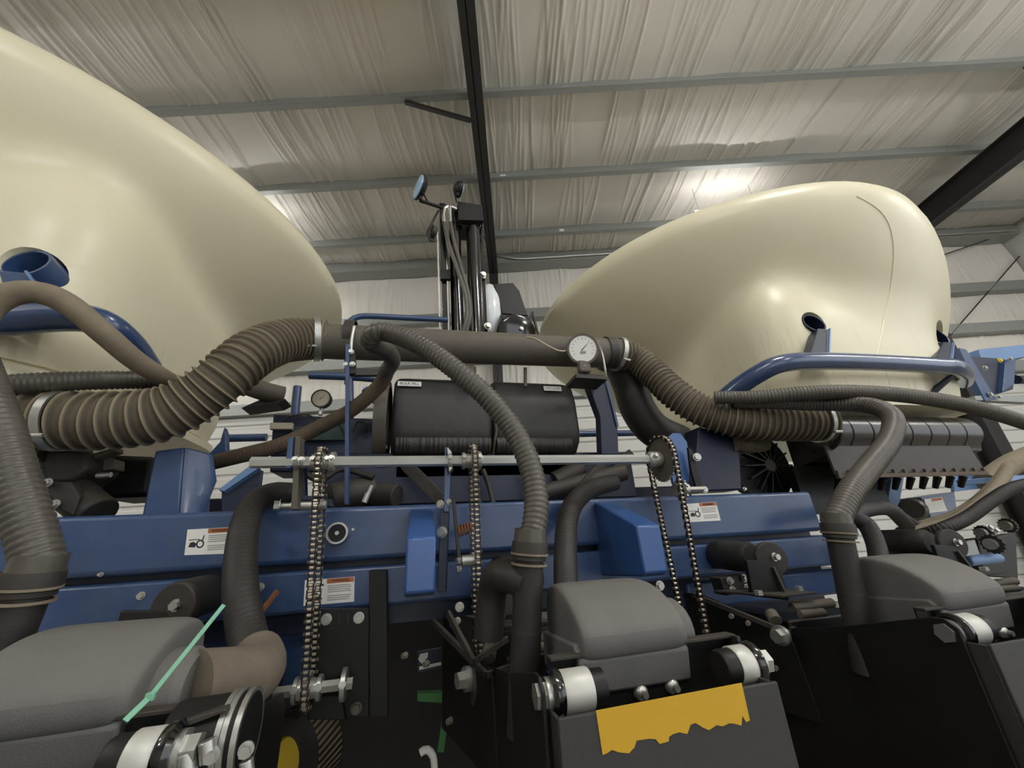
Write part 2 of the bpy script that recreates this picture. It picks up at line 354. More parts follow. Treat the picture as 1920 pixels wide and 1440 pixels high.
# front wall: insulation above, ribbed metal panels below, girts
wf = MB(); wf.prism([bl(XL, EAVE_Y+0.25, 0), bl(XR, EAVE_Y+0.25, 0), bl(XR, EAVE_Y+0.35, 0), bl(XL, EAVE_Y+0.35, 0)], (0, 0, ROOF+0.2))
wall_front = tag(wf.build('wall_front', 'wallpanel', sharp=0), 'insulated front wall with steel girts', None, None, 'structure')
GIRT = [5.41, 4.49, 3.66]
zs = [ROOF+0.0] + GIRT[:3]
for k in range(len(zs)-1):
    sheet('insulation_sheet', wall_front, -8.5, 10.9, 0.02, 5, (lambda z0, z1: lambda x, t, d: bl(x, EAVE_Y+0.14-d, z0+(z1-z0)*t))(zs[k], zs[k+1]), 300+k)
for z in GIRT:
    mb = MB()
    for dy0, dy1, z0, z1 in ((-0.06, -0.056, z-0.10, z+0.10), (-0.06, 0.12, z-0.104, z-0.10), (-0.06, 0.12, z+0.10, z+0.104)):
        mb.prism([bl(-9, EAVE_Y+dy0, z0), bl(-9, EAVE_Y+dy1, z0), bl(-9, EAVE_Y+dy1, z1), bl(-9, EAVE_Y+dy0, z1)], bl(10.9, 0, 0)-bl(-9, 0, 0))
    mb.build('girt', 'galv', wall_front, sharp=0)
e = MB()                                              # eave strut with a conduit under it
for dy0, dy1, z0, z1 in ((-0.2, -0.195, ROOF-0.17, ROOF+0.06), (-0.2, 0.1, ROOF-0.175, ROOF-0.17)):
    e.prism([bl(-9, EAVE_Y+dy0, z0), bl(-9, EAVE_Y+dy1, z0), bl(-9, EAVE_Y+dy1, z1), bl(-9, EAVE_Y+dy0, z1)], bl(10.9, 0, 0)-bl(-9, 0, 0))
e.build('eave_strut', 'galv', wall_front, sharp=0)
cz = ROOF-0.13; c = MB()
c.tube(spline([bl(-0.15, EAVE_Y-0.24, cz+0.12), bl(0.0, EAVE_Y-0.24, cz+0.08), bl(0.12, EAVE_Y-0.24, cz+0.04), bl(0.4, EAVE_Y-0.24, cz), bl(1.2, EAVE_Y-0.24, cz), bl(2.2, EAVE_Y-0.24, cz+0.005), bl(10.8, EAVE_Y-0.24, cz)], 0.1), 0.018, 8)
c.build('conduit', 'steel', wall_front)
for z in range(16):                                   # ribbed white panels of the lower wall
    p = MB(); z0 = z*0.226
    prof = [(0.0, 0.0), (-0.025, 0.02), (-0.025, 0.15), (0.0, 0.175), (0.0, 0.222), (0.05, 0.222), (0.05, 0.0)]
    p.prism([bl(-10.8, EAVE_Y+0.1+y, z0+zz) for y, zz in prof], bl(10.9, 0, 0)-bl(-10.8, 0, 0)); p.build('wall_panel', 'wallpanel', wall_front, sharp=0)
def wallx(nm, x, spans, lab):
    q = MB()
    for y0, y1, z0, z1 in spans: q.prism([bl(x-0.05, y0, z0), bl(x+0.05, y0, z0), bl(x+0.05, y1, z0), bl(x-0.05, y1, z0)], (0, 0, z1-z0))
    tag(q.build(nm, 'wallpanel', sharp=0), lab, None, None, 'structure')
wallx('wall_left', XL, ((YB, EAVE_Y+0.3, 0, ROOF+0.2),), 'white metal left wall of the shed')
wallx('wall_right', XR, ((YB, -7.5, 0, ROOF+0.2), (1.5, EAVE_Y+0.3, 0, ROOF+0.2), (-7.5, 1.5, 5.6, ROOF+0.2)), 'white metal right wall of the shed around a wide open doorway')
q = MB()                                              # back wall with a second door standing open
for x0, x1, z0, z1 in ((XL, 1, 0, ROOF+0.2), (10, XR, 0, ROOF+0.2), (1, 10, 5.4, ROOF+0.2)):
    q.prism([bl(x0, YB-0.05, z0), bl(x1, YB-0.05, z0), bl(x1, YB+0.05, z0), bl(x0, YB+0.05, z0)], (0, 0, z1-z0))
tag(q.build('wall_back', 'wallpanel', sharp=0), 'back wall of the shed around a wide open doorway', None, None, 'structure')
# rod braces seen on the right of the wall
for a, b in (((7.9, EAVE_Y-0.05, 3.9), (10.8, EAVE_Y-0.05, 6.1)), ((8.1, EAVE_Y-0.05, 5.9), (10.8, EAVE_Y-0.05, 7.9-1.2)), ((8.0, EAVE_Y-0.05, 4.4), (11.0, EAVE_Y-0.05, 2.2))):
    r_ = MB(); r_.cyl(bl(*a), bl(*b), 0.012, n=8); r_.build('brace_rod', 'iron', wall_front)
# strip lamps hung under the roof
def strip_lamp(x, y, z, label, tm='tube'):
    t = thing('strip_lamp', label, 'lamp', bl(x, y, z), 'strip lamps under the roof')
    b = MB(); b.prism([bl(x-0.62, y-0.06, z+0.03), bl(x+0.62, y-0.06, z+0.03), bl(x+0.62, y+0.06, z+0.03), bl(x-0.62, y+0.06, z+0.03)], (0, 0, 0.05)); b.build('housing', 'wallpanel', t, sharp=0)
    for s in (-0.08, 0.08):
        g = MB(); g.cyl(bl(x-0.6, y+s, z+0.012), bl(x+0.6, y+s, z+0.012), 0.016, n=10); g.build('tube', tm, t)
    for s in (-0.5, 0.5):
        h = MB(); h.cyl(bl(x+s, y, z+0.08), bl(x+s, y, ROOF+0.02), 0.005, n=6); h.build('hanger', 'steel', t)
strip_lamp(3.9, 5.1, ROOF-0.62, 'white strip lamp hidden above the right cream tank', 'tube_dim')
strip_lamp(-4.5, 5.1, ROOF-0.50, 'white strip lamp hidden above the left cream tank', 'tube_dim')
for x, y, z, lab in ((-6.5, -0.8, ROOF-1.5, 'white strip lamp added out of view to brighten the roof on the left'), (2.5, 0.0, ROOF-1.5, 'white strip lamp added out of view over the toolbar to brighten the roof'), (7.5, 0.4, ROOF-1.5, 'white strip lamp added out of view past the toolbar to brighten the roof'),
                     (-6.0, -3.5, ROOF-1.2, 'white strip lamp in the row by the open doorway'), (0.0, -3.5, ROOF-1.2, 'white strip lamp in the row by the open doorway'), (6.0, -3.5, ROOF-1.2, 'white strip lamp in the row by the open doorway'),
                     (9.6, 1.0, ROOF-1.4, 'white strip lamp added out of view near the right side wall'), (-8.0, 4.0, ROOF-1.4, 'white strip lamp added out of view near the left side wall')):
    strip_lamp(x, y, z, lab)  # out of view; most are added and hung low to brighten the roof

# ================================================================ SEED TANKS
TP = dict(cx=2.401, cy=2.568, a=1.441, b=1.549, n=1.88, z0=1.71, zm=2.794, zt=3.174, s0=0.34, m=2.166, k=1.25, dy=-0.346, dx=0.457, X0=0.185, dyL=-0.08)
BX0, BX1, BY0, BY1, BZ = 1.68, 2.95, 1.29, 2.55, 2.48     # squared lower body that ends in the flange
def tank_c(z):
    p = TP; g = max(0.0, (p['zm']-z)/(p['zm']-p['z0'])); return g, p['cx']+p['dx']*g, p['cy']+p['dy']*g
def tank_r(ph, z, mir=False):                                      # radius of the slice at height z in direction ph
    p = TP; g, cx, cy = tank_c(z)
    if z < p['zm']: s = p['s0'] + (1-p['s0'])*(1-g**p['k'])
    else: s = max(0.0, 1-((z-p['zm'])/(p['zt']-p['zm']))**p['m'])**(1/p['m'])
    e = p['n']+0.9*g; c, sn = math.cos(ph), math.sin(ph); s = max(s, 1e-3)
    re = (abs(c/(p['a']*s))**e + abs(sn/(p['b']*s))**e)**(-1/e)
    if z >= BZ+0.25: return re
    f = max(0.0, (z-BZ+0.35)/0.6); ins = 0.30*f*f + 0.02*max(0, (1.80-z)/0.1)
    bx0 = 1.42 if mir else BX0; hx, hy = (BX1-bx0)/2-ins, (BY1-BY0)/2-ins; mx, my = (bx0+BX1)/2, (BY0+BY1)/2
    lo, hi = 0.0, 3.0
    for _ in range(26):
        r = (lo+hi)/2
        if abs((cx+c*r-mx)/hx)**6 + abs((cy+sn*r-my)/hy)**6 < 1: lo = r
        else: hi = r
    rb = lo; k = 0.13; h = max(k-abs(re-rb), 0)/k
    return max(re, rb) + h*h*k*0.25
def tank_pt(u, z, mir):
    g, cx, cy = tank_c(z); r = tank_r(u, z, mir)
    X = cx + r*math.cos(u); Y = cy + r*math.sin(u)
    if mir: X = 2*TP['X0']-X; Y += TP['dyL']
    return V((X, Y, z))
def surf(px, py, mir):                                    # where the pixel's ray meets the tank
    d = ray(px, py).normalized()
    for i in range(1500):
        q = CAM + d*(0.9+i*0.002); z = q.z
        if z < TP['z0'] or z > TP['zt']-0.02: continue
        x = 2*TP['X0']-q.x if mir else q.x; y = q.y-(TP['dyL'] if mir else 0); g, cx, cy = tank_c(z)
        if math.hypot(x-cx, y-cy) <= tank_r(math.atan2(y-cy, x-cx), z, mir): return q
    return CAM + d*2
def tank(mir, label, holes):
    p = TP; t = thing('seed_tank', label, 'tank', tank_pt(1.5*math.pi, p['z0'], mir), 'cream seed tanks')
    N = 120; zs = [p['z0']+(p['zm']-p['z0'])*i/26 for i in range(26)] + [p['zm']+(p['zt']-p['zm'])*math.sin(math.pi/2*i/12) for i in range(12)] + [p['zt']-0.0005]
    mb = MB(); vs = []; fs = []
    for z in zs:
        for i in range(N): vs.append(tank_pt(2*math.pi*i/N, z, mir))
    for j in range(len(zs)-1):
        for i in range(N):
            k = (i+1) % N; fs.append((j*N+i, j*N+k, (j+1)*N+k, (j+1)*N+i))
    fs.append(tuple(range(N-1, -1, -1))); fs.append(tuple((len(zs)-1)*N+i for i in range(N)))
    mb._add(vs, fs); sh = mb.build('shell', 'tank', t, sharp=60)
    # sockets bored into the shell
    dg0 = []
    for (hp, d, r) in holes:
        k = MB(); k.cyl(hp - d*0.20, hp + d*0.16, r, r*0.9, n=32); co = k.build('cutter', 'tank'); dg0.append(co)
        md = sh.modifiers.new('b', 'BOOLEAN'); md.operation = 'DIFFERENCE'; md.object = co; md.solver = 'EXACT'
    dg = bpy.context.evaluated_depsgraph_get(); dg.update()
    me = bpy.data.meshes.new_from_object(sh.evaluated_get(dg)); sh.modifiers.clear(); sh.data = me
    for co in dg0: bpy.data.objects.remove(co, do_unlink=True)
    me.polygons.foreach_set('use_smooth', [True]*len(me.polygons)); me.set_sharp_from_angle(angle=math.radians(45))
    # skirt and flange under the funnel
    for nm, za, zb, grow in (('skirt', 1.685, 1.712, -0.015), ('flange', 1.655, 1.690, 0.03)):
        f = MB(); ring0 = []; ring1 = []
        cx = sum((tank_pt(2*math.pi*i/N, p['z0'], mir) for i in range(N)), V())/N
        for i in range(N):
            q = tank_pt(2*math.pi*i/N, p['z0'], mir); d = (q-cx); d.z = 0; d.normalize(); q = q + d*grow
            ring0.append(V((q.x, q.y, za))); ring1.append(V((q.x, q.y, zb)))
        f._add(ring0+ring1, [(i, (i+1) % N, N+(i+1) % N, N+i) for i in range(N)] + [tuple(range(N-1, -1, -1)), tuple(range(N, 2*N))]); f.build(nm, 'tank', t, sharp=50)
    # moulded parting line down the rear of the shell
    s = MB()
    path = [surf(px, py, False) for px, py in ((1606, 368), (1632, 382), (1654, 400), (1668, 425), (1675, 460), (1674, 500), (1668, 545), (1660, 590), (1652, 630), (1645, 665), (1640, 690))]
    if mir: path = [V((2*p['X0']-q.x, q.y+p['dyL'], q.z)) for q in path]
    path = spline(path, 0.02)
    s.tube(path, 0.004, 6); s.build('parting_line', 'tank', t)
    return t
HD = V((0, 0.95, -0.10)).normalized()
hl = surf(60, 497, True); h1 = surf(1526, 605, False); h2 = surf(1757, 630, False)
def rpx(p, n): return n*(p-CAM).dot(FW)/F_PX
rl_, r1_, r2_ = rpx(hl, 40), rpx(h1, 25), rpx(h2, 24)
tank(True, 'large cream plastic seed tank with dusty underside left of the black mast', [(hl, HD, rl_)])
tank(False, 'large cream plastic seed tank right of the black mast, with two blue posts in sockets', [(h1, HD, r1_), (h2, HD, r2_)])
# ---------------------------------------------------------------- blue support rails under the tanks
def cup(t, hp, r, base, ma):                              # open tube mouth in the socket and its neck down to the rail
    ax = V((-0.10, -0.90, 0.22)).normalized(); c = hp + V((0, 0.03, -0.012))
    q = MB(); q.lathe(c-ax*0.05, ax*0.085, [(0, r), (1, r), (1, r*0.88), (0.25, r*0.86)], 28, False); q.lathe(c-ax*0.03, ax*0.002, [(0, r*0.87), (1, r*0.87)], 28); o = q.build('post_mouth', ma, t)
    a = c + V((0, -0.06, -r*0.7)); n = MB()
    n.prism([a+V((-r*0.55, 0, 0)), a+V((r*0.55, 0, 0)), base+V((r*0.95, 0, 0)), base+V((-r*0.75, 0, 0))], (0, 0.05, 0)); n.build('post', ma, t, bevel=0.004)
    g = MB(); g.bar(a+V((r*0.6, -0.004, 0)), base+V((r*1.0, -0.004, 0)), 0.006, 0.010, (0, 1, 0)); g.build('gusset', 'blue_far', t, sharp=0)
t = thing('tank_rail', 'blue bent tube rail carrying the right cream tank on two posts', 'rail', at(1480, 690, 1.2), 'blue rails under the tanks')
mb = MB(); mb.tube(spline(P3((1340, 765, 1.42), (1375, 733, 1.34), (1420, 702, 1.26), (1465, 682, 1.21), (1530, 677, 1.2), (1650, 680, 1.2), (1760, 686, 1.2), (1792, 689, 1.2), (1808, 700, 1.27), (1806, 715, 1.4)), 0.015), 0.040, 20); rail = mb.build('rail', 'blue_gloss', t)
cup(t, h1, r1_*0.86, at(1533, 668, 1.22), 'blue_dark'); cup(t, h2, r2_*0.86, at(1764, 680, 1.22), 'blue_dark')
q = MB(); a = at(1790, 700, 1.22); q.prism([a+V((0, 0, 0)), a+V((0.03, 0, -0.0)), a+V((-0.06, 0.1, -0.1)), a+V((-0.10, 0.1, -0.09))], (0, 0.03, 0)); q.build('foot', 'blue_dark', t, sharp=0)
t = thing('tank_rail', 'blue bent tube rail under the left cream tank, behind an arching hose', 'rail', at(150, 592, 1.18), 'blue rails under the tanks')
mb = MB(); mb.tube(spline(P3((-160, 606, 1.2), (0, 603, 1.2), (100, 596, 1.2), (165, 598, 1.2), (205, 613, 1.22), (245, 648, 1.3), (275, 690, 1.4)), 0.015), 0.040, 20); mb.build('rail', 'blue_gloss', t)
cup(t, hl + V((0.0, -0.01, 0)), rl_*0.93, at(62, 592, 1.22), 'blue')

# ================================================================ TOOLBAR
TY = 1.25
tb = thing('toolbar', 'long blue painted steel toolbar beam with warning decals', 'toolbar', (0.2, 1.3, 1.0))
mb = MB(); mb.bb((-1.9, TY, 1.12), (1.50, TY+0.18, 1.266)); beam = mb.build('main_beam', 'blue', tb, bevel=0.014, seg=3)
mb = MB(); mb.bb((-1.9, TY+0.06, 0.95), (1.50, TY+0.10, 1.125)); mb.build('dark_gap_filler', 'blue_dark', tb, sharp=0)  # added dark filler, painted as the shadow in the gap between the beams
mb = MB(); mb.bb((-1.9, TY+0.012, 1.00), (1.60, TY+0.16, 1.104)); lower = mb.build('lower_beam', 'blue', tb, bevel=0.01)
mb = MB(); mb.bb((-1.9, TY+0.10, 0.80), (-0.12, TY+0.24, 0.965)); mb.build('rear_beam', 'blue', tb, bevel=0.01)
mb = MB(); mb.bb((0.9, TY+0.05, 0.90), (1.62, TY+0.2, 0.985)); mb.build('rear_beam', 'blue', tb, bevel=0.01)
def wedge(x0, x1):
    mb = MB(); poly = [(TY+0.02, 1.256), (TY-0.03, 1.246), (1.02, 1.176), (1.0, 1.166), (1.0, 1.052), (1.02, 1.043), (TY+0.02, 1.03)]
    mb.prism([V((x0, y, z)) for y, z in poly], (x1-x0, 0, 0)); return mb.build('stop_block', 'blue_bright', tb, bevel=0.005)
wedge(-0.022, 0.046); wedge(0.577, 0.648)
# decals with warning header, pictogram and lines of small print
def decal(c4, pict):
    a, b, c, d = c4                                      # tl, tr, br, bl in world
    N_ = V((0, -0.0012, 0)); mb = MB(); mb.prism([a, b, c, d], N_); o = mb.build('warning_decal', 'white', tb, sharp=0)
    X = b-a; Z = a-d
    def pt(u, v): return d + X*u + Z*v + N_*1.05
    h = MB(); h.prism([pt(0.44, 0.99), pt(0.985, 0.99), pt(0.985, 0.80), pt(0.44, 0.80)], N_*0.4); h.build('header', 'orange', o, sharp=0)
    text_mesh('WARNING', 'header_text', 'ink', o, pt(0.72, 0.895)+N_*0.5, Z.length*0.15, X, Z)
    l = MB()
    for i in range(8):
        if i == 4: continue
        v = 0.72-0.08*i; l.prism([pt(0.46, v), pt(0.95-0.1*rnd.random(), v), pt(0.93, v-0.035), pt(0.46, v-0.035)], N_*0.3)
    l.build('small_print', 'greyink', o, sharp=0)
    g = MB()
    if pict == 0:                                        # a hand caught at a pulley
        ring = [(0.30+0.085*math.cos(k*math.pi/9), 0.40+0.17*math.sin(k*math.pi/9)) for k in range(18)]; ri = [(0.30+0.055*math.cos(k*math.pi/9), 0.40+0.11*math.sin(k*math.pi/9)) for k in range(18)]
        for k in range(18):
            j = (k+1) % 18; g.prism([pt(*ring[k]), pt(*ring[j]), pt(*ri[j]), pt(*ri[k])], N_*0.3)
        g.prism([pt(0.06, 0.30), pt(0.20, 0.28), pt(0.22, 0.42), pt(0.16, 0.50), pt(0.09, 0.47)], N_*0.3)
        g.prism([pt(0.06, 0.56), pt(0.28, 0.57), pt(0.28, 0.60), pt(0.06, 0.59)], N_*0.3); g.prism([pt(0.33, 0.56), pt(0.36, 0.74), pt(0.38, 0.74), pt(0.36, 0.55)], N_*0.3)
    else:
        g.prism([pt(0.08, 0.10), pt(0.30, 0.12), pt(0.36, 0.22), pt(0.26, 0.45), pt(0.18, 0.50), pt(0.12, 0.38)], N_*0.3)
        g.prism([pt(0.12, 0.70), pt(0.38, 0.72), pt(0.38, 0.80), pt(0.12, 0.78)], N_*0.3)
    g.build('pictogram', 'ink', o, sharp=0)
def onface(pts, Y): return [at(px, py, Y) for px, py in pts]
decal(onface(((352, 993), (440, 988), (434, 1038), (346, 1041)), TY), 0)
decal(onface(((572, 1088), (665, 1081), (664, 1128), (569, 1136)), TY+0.012), 1)
decal(onface(((1284, 945), (1342, 941), (1351, 976), (1294, 979)), TY), 0)
# round cap plug on the beam face
mb = MB(); p = at(635, 1000, TY); mb.lathe(p, (0, -0.028, 0), [(0, 0.030), (0.85, 0.030), (1, 0.0285), (1, 0.0235), (0.75, 0.0225)], 32, False); rim = mb.build('cap_ring', 'steel', tb)
mb = MB(); mb.lathe(p+V((0, -0.021, 0)), (0, 0.004, 0), [(0, 0.023), (1, 0.023)], 28); mb.build('cap_face', 'black', rim)
mb = MB(); mb.cyl(p+V((0, -0.021, 0)), p+V((0, -0.029, 0)), 0.0055, n=12); mb.build('cap_screw', 'steel', rim)
for px, py, Y, r in ((488, 1101, TY+0.012, 0.008), (265, 1117, TY+0.012, 0.007), (662, 993, TY, 0.003), (1395, 917, TY-0.002, 0.005), (1237, 1098, 1.02, 0.009), (190, 1077, TY, 0.004)):
    mb = MB(); hexbolt(mb, at(px, py, Y), (0, -1, 0), r, 0.007); mb.build('bolt', 'steel_light', tb)
# blue upright post and plates on the left of the beam
mb = MB(); a = [at(290, 845, 1.36), at(345, 838, 1.36), at(335, 968, 1.36), at(265, 968, 1.36)]; mb.prism(a, (0.02, 0.14, 0)); mb.build('upright', 'blue', tb, bevel=0.006)
mb = MB(); a = [at(345, 838, 1.36), at(388, 850, 1.40), at(395, 900, 1.40), at(370, 962, 1.36), at(335, 968, 1.36)]; mb.prism(a, (0.01, 0.02, 0)); mb.build('upright_gusset', 'blue', tb, bevel=0.003)
mb = MB(); a = [at(415, 922, 1.34), at(470, 880, 1.34), at(492, 882, 1.34), at(486, 935, 1.34), at(440, 962, 1.34), at(415, 960, 1.34)]; mb.prism(a, (0, 0.012, 0)); mb.build('corner_plate', 'blue_dark', tb, bevel=0.002)
mb = MB(); mb.prism([at(415, 922, 1.34), at(470, 880, 1.34), at(490, 881, 1.34), at(425, 925, 1.34)], (0, -0.02, 0.004)); mb.build('corner_lip', 'blue_far', tb, sharp=0)
# dark uprights right of the gauge and under the duct
mb = MB(); a = [at(1095, 700, 1.5), at(1132, 704, 1.5), at(1158, 800, 1.5), at(1160, 852, 1.5), at(1128, 852, 1.5), at(1125, 780, 1.5)]; mb.prism(a, (0, 0.05, 0)); mb.build('gauge_bracket', 'blue_dark', tb, bevel=0.003)
mb = MB(); mb.prism([at(1133, 704, 1.495), at(1137, 704, 1.495), at(1160, 800, 1.495), at(1156, 800, 1.495)], (0, -0.003, 0)); mb.build('bracket_edge', 'blue', tb, sharp=0)
mb = MB(); a = [at(1310, 800, 1.36), at(1385, 815, 1.36), at(1392, 918, 1.36), at(1300, 922, 1.36)]; mb.prism(a, (0, 0.10, 0)); mb.build('upright', 'blue_dark', tb, bevel=0.006)
# checker plate step behind the beam
mb = MB(); s0 = at(200, 945, 1.45); mb.bb((s0.x-0.25, 1.5, 1.20), (s0.x+0.35, 1.9, 1.22)); step = mb.build('step_plate', 'blue_dark', tb)
mb = MB()
for i in range(14):
    for j in range(5):
        c = V((s0.x-0.22+i*0.04, 1.51+j*0.05, 1.222)); mb.box(c, (0.030, 0.009, 0.005), Matrix.Rotation(0.7 if (i+j) % 2 else -0.7, 3, 'Z'))
tag(mb.build('step_tread', 'blue_far', step, sharp=0), kind='stuff')

# ================================================================ FRONT FRAME behind the toolbar (dark clutter, partly added to keep the area dark)
fr = thing('hitch_frame', 'dark blue hitch frame with added dark backing behind the toolbar', 'frame', (0.3, 2.1, 1.0))
mb = MB(); mb.bb((-0.9, 1.75, 1.20), (1.35, 1.95, 1.36)); mb.build('cross_beam', 'blue_dark', fr, bevel=0.01)
mb = MB(); mb.bb((-0.35, 1.60, 1.30), (0.95, 1.64, 1.50)); mb.build('back_plate', 'blue_dark', fr, bevel=0.004)  # added dark plate closing off the bright view behind the shaft
for a, b in (((760, 870, 1.5), (830, 940, 1.45)), ((1130, 870, 1.5), (1080, 930, 1.45)), ((1185, 850, 1.55), (1120, 920, 1.55))):
    q = MB(); q.bar(at(*a), at(*b), 0.02, 0.045); q.build('brace', 'dirty_black', fr, bevel=0.002)
mb = MB(); mb.bb((-1.9, 1.95, 0.10), (2.2, 2.05, 0.95)); mb.build('shade_backdrop', 'black', fr, bevel=0.01)  # added black sheet standing for the shade under the planter
for a, b, r in (((1000, 930, 1.5), (1170, 885, 1.5), 0.035), ((620, 935, 1.5), (700, 915, 1.55), 0.05), ((1040, 905, 1.6), (1090, 880, 1.6), 0.045), ((700, 925, 1.55), (745, 930, 1.5), 0.04)):
    q = MB(); q.cyl(at(*a), at(*b), r, n=18); q.build('hydraulic_cylinder', 'dirty_black', fr, bevel=0.003)
for pts in (((560, 880, 1.5), (600, 900, 1.5), (640, 880, 1.52), (700, 895, 1.5)), ((890, 880, 1.5), (895, 920, 1.5), (900, 950, 1.5)), ((905, 880, 1.52), (918, 915, 1.52), (925, 945, 1.5)), ((980, 890, 1.55), (1010, 915, 1.5), (1060, 920, 1.5), (1120, 895, 1.55))):
    q = MB(); q.tube(spline(P3(*pts), 0.02), 0.011, 10); q.build('hydraulic_hose', 'seed_hose', fr)
q = MB(); q.cyl(at(683, 942, 1.3), at(698, 910, 1.3), 0.007, n=10); q.cyl(at(690, 925, 1.3), at(683, 942, 1.3), 0.009, n=10); q.build('steel_rod', 'steel_light', fr)
q = MB(); q.lathe(at(714, 876, 1.35), (0, 0, 0.032), [(0, 0.019), (0.7, 0.013), (1, 0.011)], 16); q.build('cap_nut', 'blue_far', fr)

# ================================================================ VALVE BOX with gauge
vb = thing('valve_box', 'dark blue valve box with loose wires below a small gauge', 'valve box', at(610, 880, 1.62))
mb = MB(); mb.prism([at(512, 776, 1.62), at(718, 786, 1.62), at(718, 885, 1.62), at(505, 885, 1.62)], (0, 0.16, 0)); mb.build('body', 'blue_dark', vb, bevel=0.006)
mb = MB(); mb.prism([at(545, 800, 1.60), at(640, 795, 1.60), at(650, 825, 1.60), at(548, 826, 1.60)], (0, 0.02, 0)); mb.build('circuit_plate', 'dark_green', vb, bevel=0.002)
for pts in (((520, 800, 1.6), (540, 782, 1.58), (575, 778, 1.58), (600, 790, 1.59)), ((625, 780, 1.59), (640, 800, 1.58), (645, 815, 1.59)), ((660, 812, 1.59), (672, 790, 1.58), (688, 800, 1.58), (682, 812, 1.6)), ((700, 810, 1.6), (708, 770, 1.58), (712, 740, 1.6), (716, 722, 1.62))):
    q = MB(); q.tube(spline(P3(*pts), 0.008), 0.0035, 6); q.build('wire', 'seed_hose', vb)
q = MB(); q.bb(at(520, 802, 1.6)-V((0.02, 0.02, 0.01)), at(540, 800, 1.6)+V((0.02, 0, 0.01))); q.build('connector', 'pale', vb)
def gauge(name, label, px, py, Y, r, nrm, case, face, stem_len, ticks=9):
    c = at(px, py, Y); n = V(nrm).normalized(); t = thing(name, label, 'gauge', c + V((0, 0, -r-stem_len)))
    mb = MB(); mb.lathe(c - n*0.03, n*0.042, [(0, r*0.8), (0.1, r*0.98), (0.75, r), (0.8, r*1.06), (1.0, r*1.04), (1.0, r*0.9), (0.9, r*0.88)], 36, True); cs = mb.build('case', case, t, sharp=30)
    mb = MB(); mb.cyl(c + n*0.0065, c + n*0.0095, r*0.89, n=36); fc = mb.build('face', face, t)
    up = (UP - n*UP.dot(n)).normalized(); sd = up.cross(n)
    tk = MB()
    for i in range(ticks):
        a = math.radians(-120 + 240*i/(ticks-1)); d = up*math.cos(a)+sd*math.sin(a); q = up.cross(n) if False else d.cross(n)
        p0 = c+n*0.0097+d*r*0.60; p1 = c+n*0.0097+d*r*0.76
        tk.prism([p0-q*r*0.015, p1-q*r*0.015, p1+q*r*0.015, p0+q*r*0.015], n*0.0004)
    tk.build('scale_marks', 'greyink', fc, sharp=0)
    nd = MB(); a = math.radians(45); d = up*math.cos(a)+sd*math.sin(a); q = d.cross(n)
    nd.prism([c+n*0.0105-d*r*0.15-q*r*0.03, c+n*0.0105+d*r*0.65, c+n*0.0105-d*r*0.15+q*r*0.03], n*0.001); nd.build('needle', 'ink', fc, sharp=0)
    st = MB(); st.cyl(c - n*0.012 - up*r*0.9, c - n*0.012 - V((0, 0, r+stem_len)), r*0.22, n=14); st.build('stem', 'steel', t)
    return t, c, up, sd, n, fc
gauge('pressure_gauge', 'small round pressure gauge standing on the dark blue valve box', 603, 748, 1.6, 0.036, (-0.05, -1, -0.1), 'dirty_black', 'pale', 0.03)
g, c, up, sd, n, fc = gauge('vacuum_gauge', 'large round white-faced vacuum gauge at the end of the grey pipe', 1092, 655, 1.36, 0.066, (-0.25, -1, -0.25), 'pipe', 'white', 0.02, 13)
mb = MB(); mb.prism([c+n*0.0098-sd*0.012-up*0.022, c+n*0.0098+sd*0.012-up*0.022, c+n*0.0098+sd*0.012-up*0.010, c+n*0.0098-sd*0.012-up*0.010], n*0.0005); mb.build('maker_plate', 'greyink', fc, sharp=0)
mb = MB(); mb.bb(c+V((-0.025, 0.0, -0.105)), c+V((0.03, 0.03, -0.05))); mb.build('neck', 'pipe', g, bevel=0.008)
mb = MB(); mb.prism([at(1080, 700, 1.37), at(1140, 706, 1.37), at(1140, 712, 1.37), at(1080, 708, 1.37)], (0, 0.12, 0)); mb.build('shelf', 'dirty_black', g, bevel=0.002)
mb = MB(); mb.tube(spline(P3((988, 632, 1.40), (1005, 636, 1.36), (1030, 650, 1.36), (1050, 658, 1.37), (1066, 657, 1.38)), 0.01), 0.004, 8); mb.build('sensor_tube', 'pale', g)
mb = MB(); mb.tube(spline(P3((1118, 640, 1.42), (1128, 660, 1.36), (1134, 690, 1.36), (1136, 710, 1.38)), 0.01), 0.005, 8); mb.build('sensor_tube', 'steel', g)

# ================================================================ MANIFOLD PIPE and corrugated ducts
mp = thing('manifold_pipe', 'dusty dark grey manifold pipe running across between the two tanks', 'pipe', at(850, 690, 1.5))
a = at(608, 640, 1.5); b = at(1158, 663, 1.5)
mb = MB(); mb.tube(spline([a, a.lerp(b, 0.3), a.lerp(b, 0.6), b], 0.05), 0.072, 32); mb.build('pipe', 'pipe', mp)
for px, py in ((658, 636), (1140, 662)):
    k = at(px, py, 1.5); d = (b-a).normalized(); q = MB(); q.lathe(k-d*0.02, d*0.04, [(0, 0.075), (0, 0.078), (1, 0.078), (1, 0.075)], 32, False); q.build('strap', 'dirty_black', mp)
mb = MB(); mb.cyl(at(880, 690, 1.52), at(880, 720, 1.52), 0.03, n=18); mb.build('outlet', 'pipe', mp)
mb = MB(); mb.cyl(at(985, 690, 1.52), at(985, 725, 1.52), 0.008, n=10); mb.build('drain_rod', 'pipe', mp)
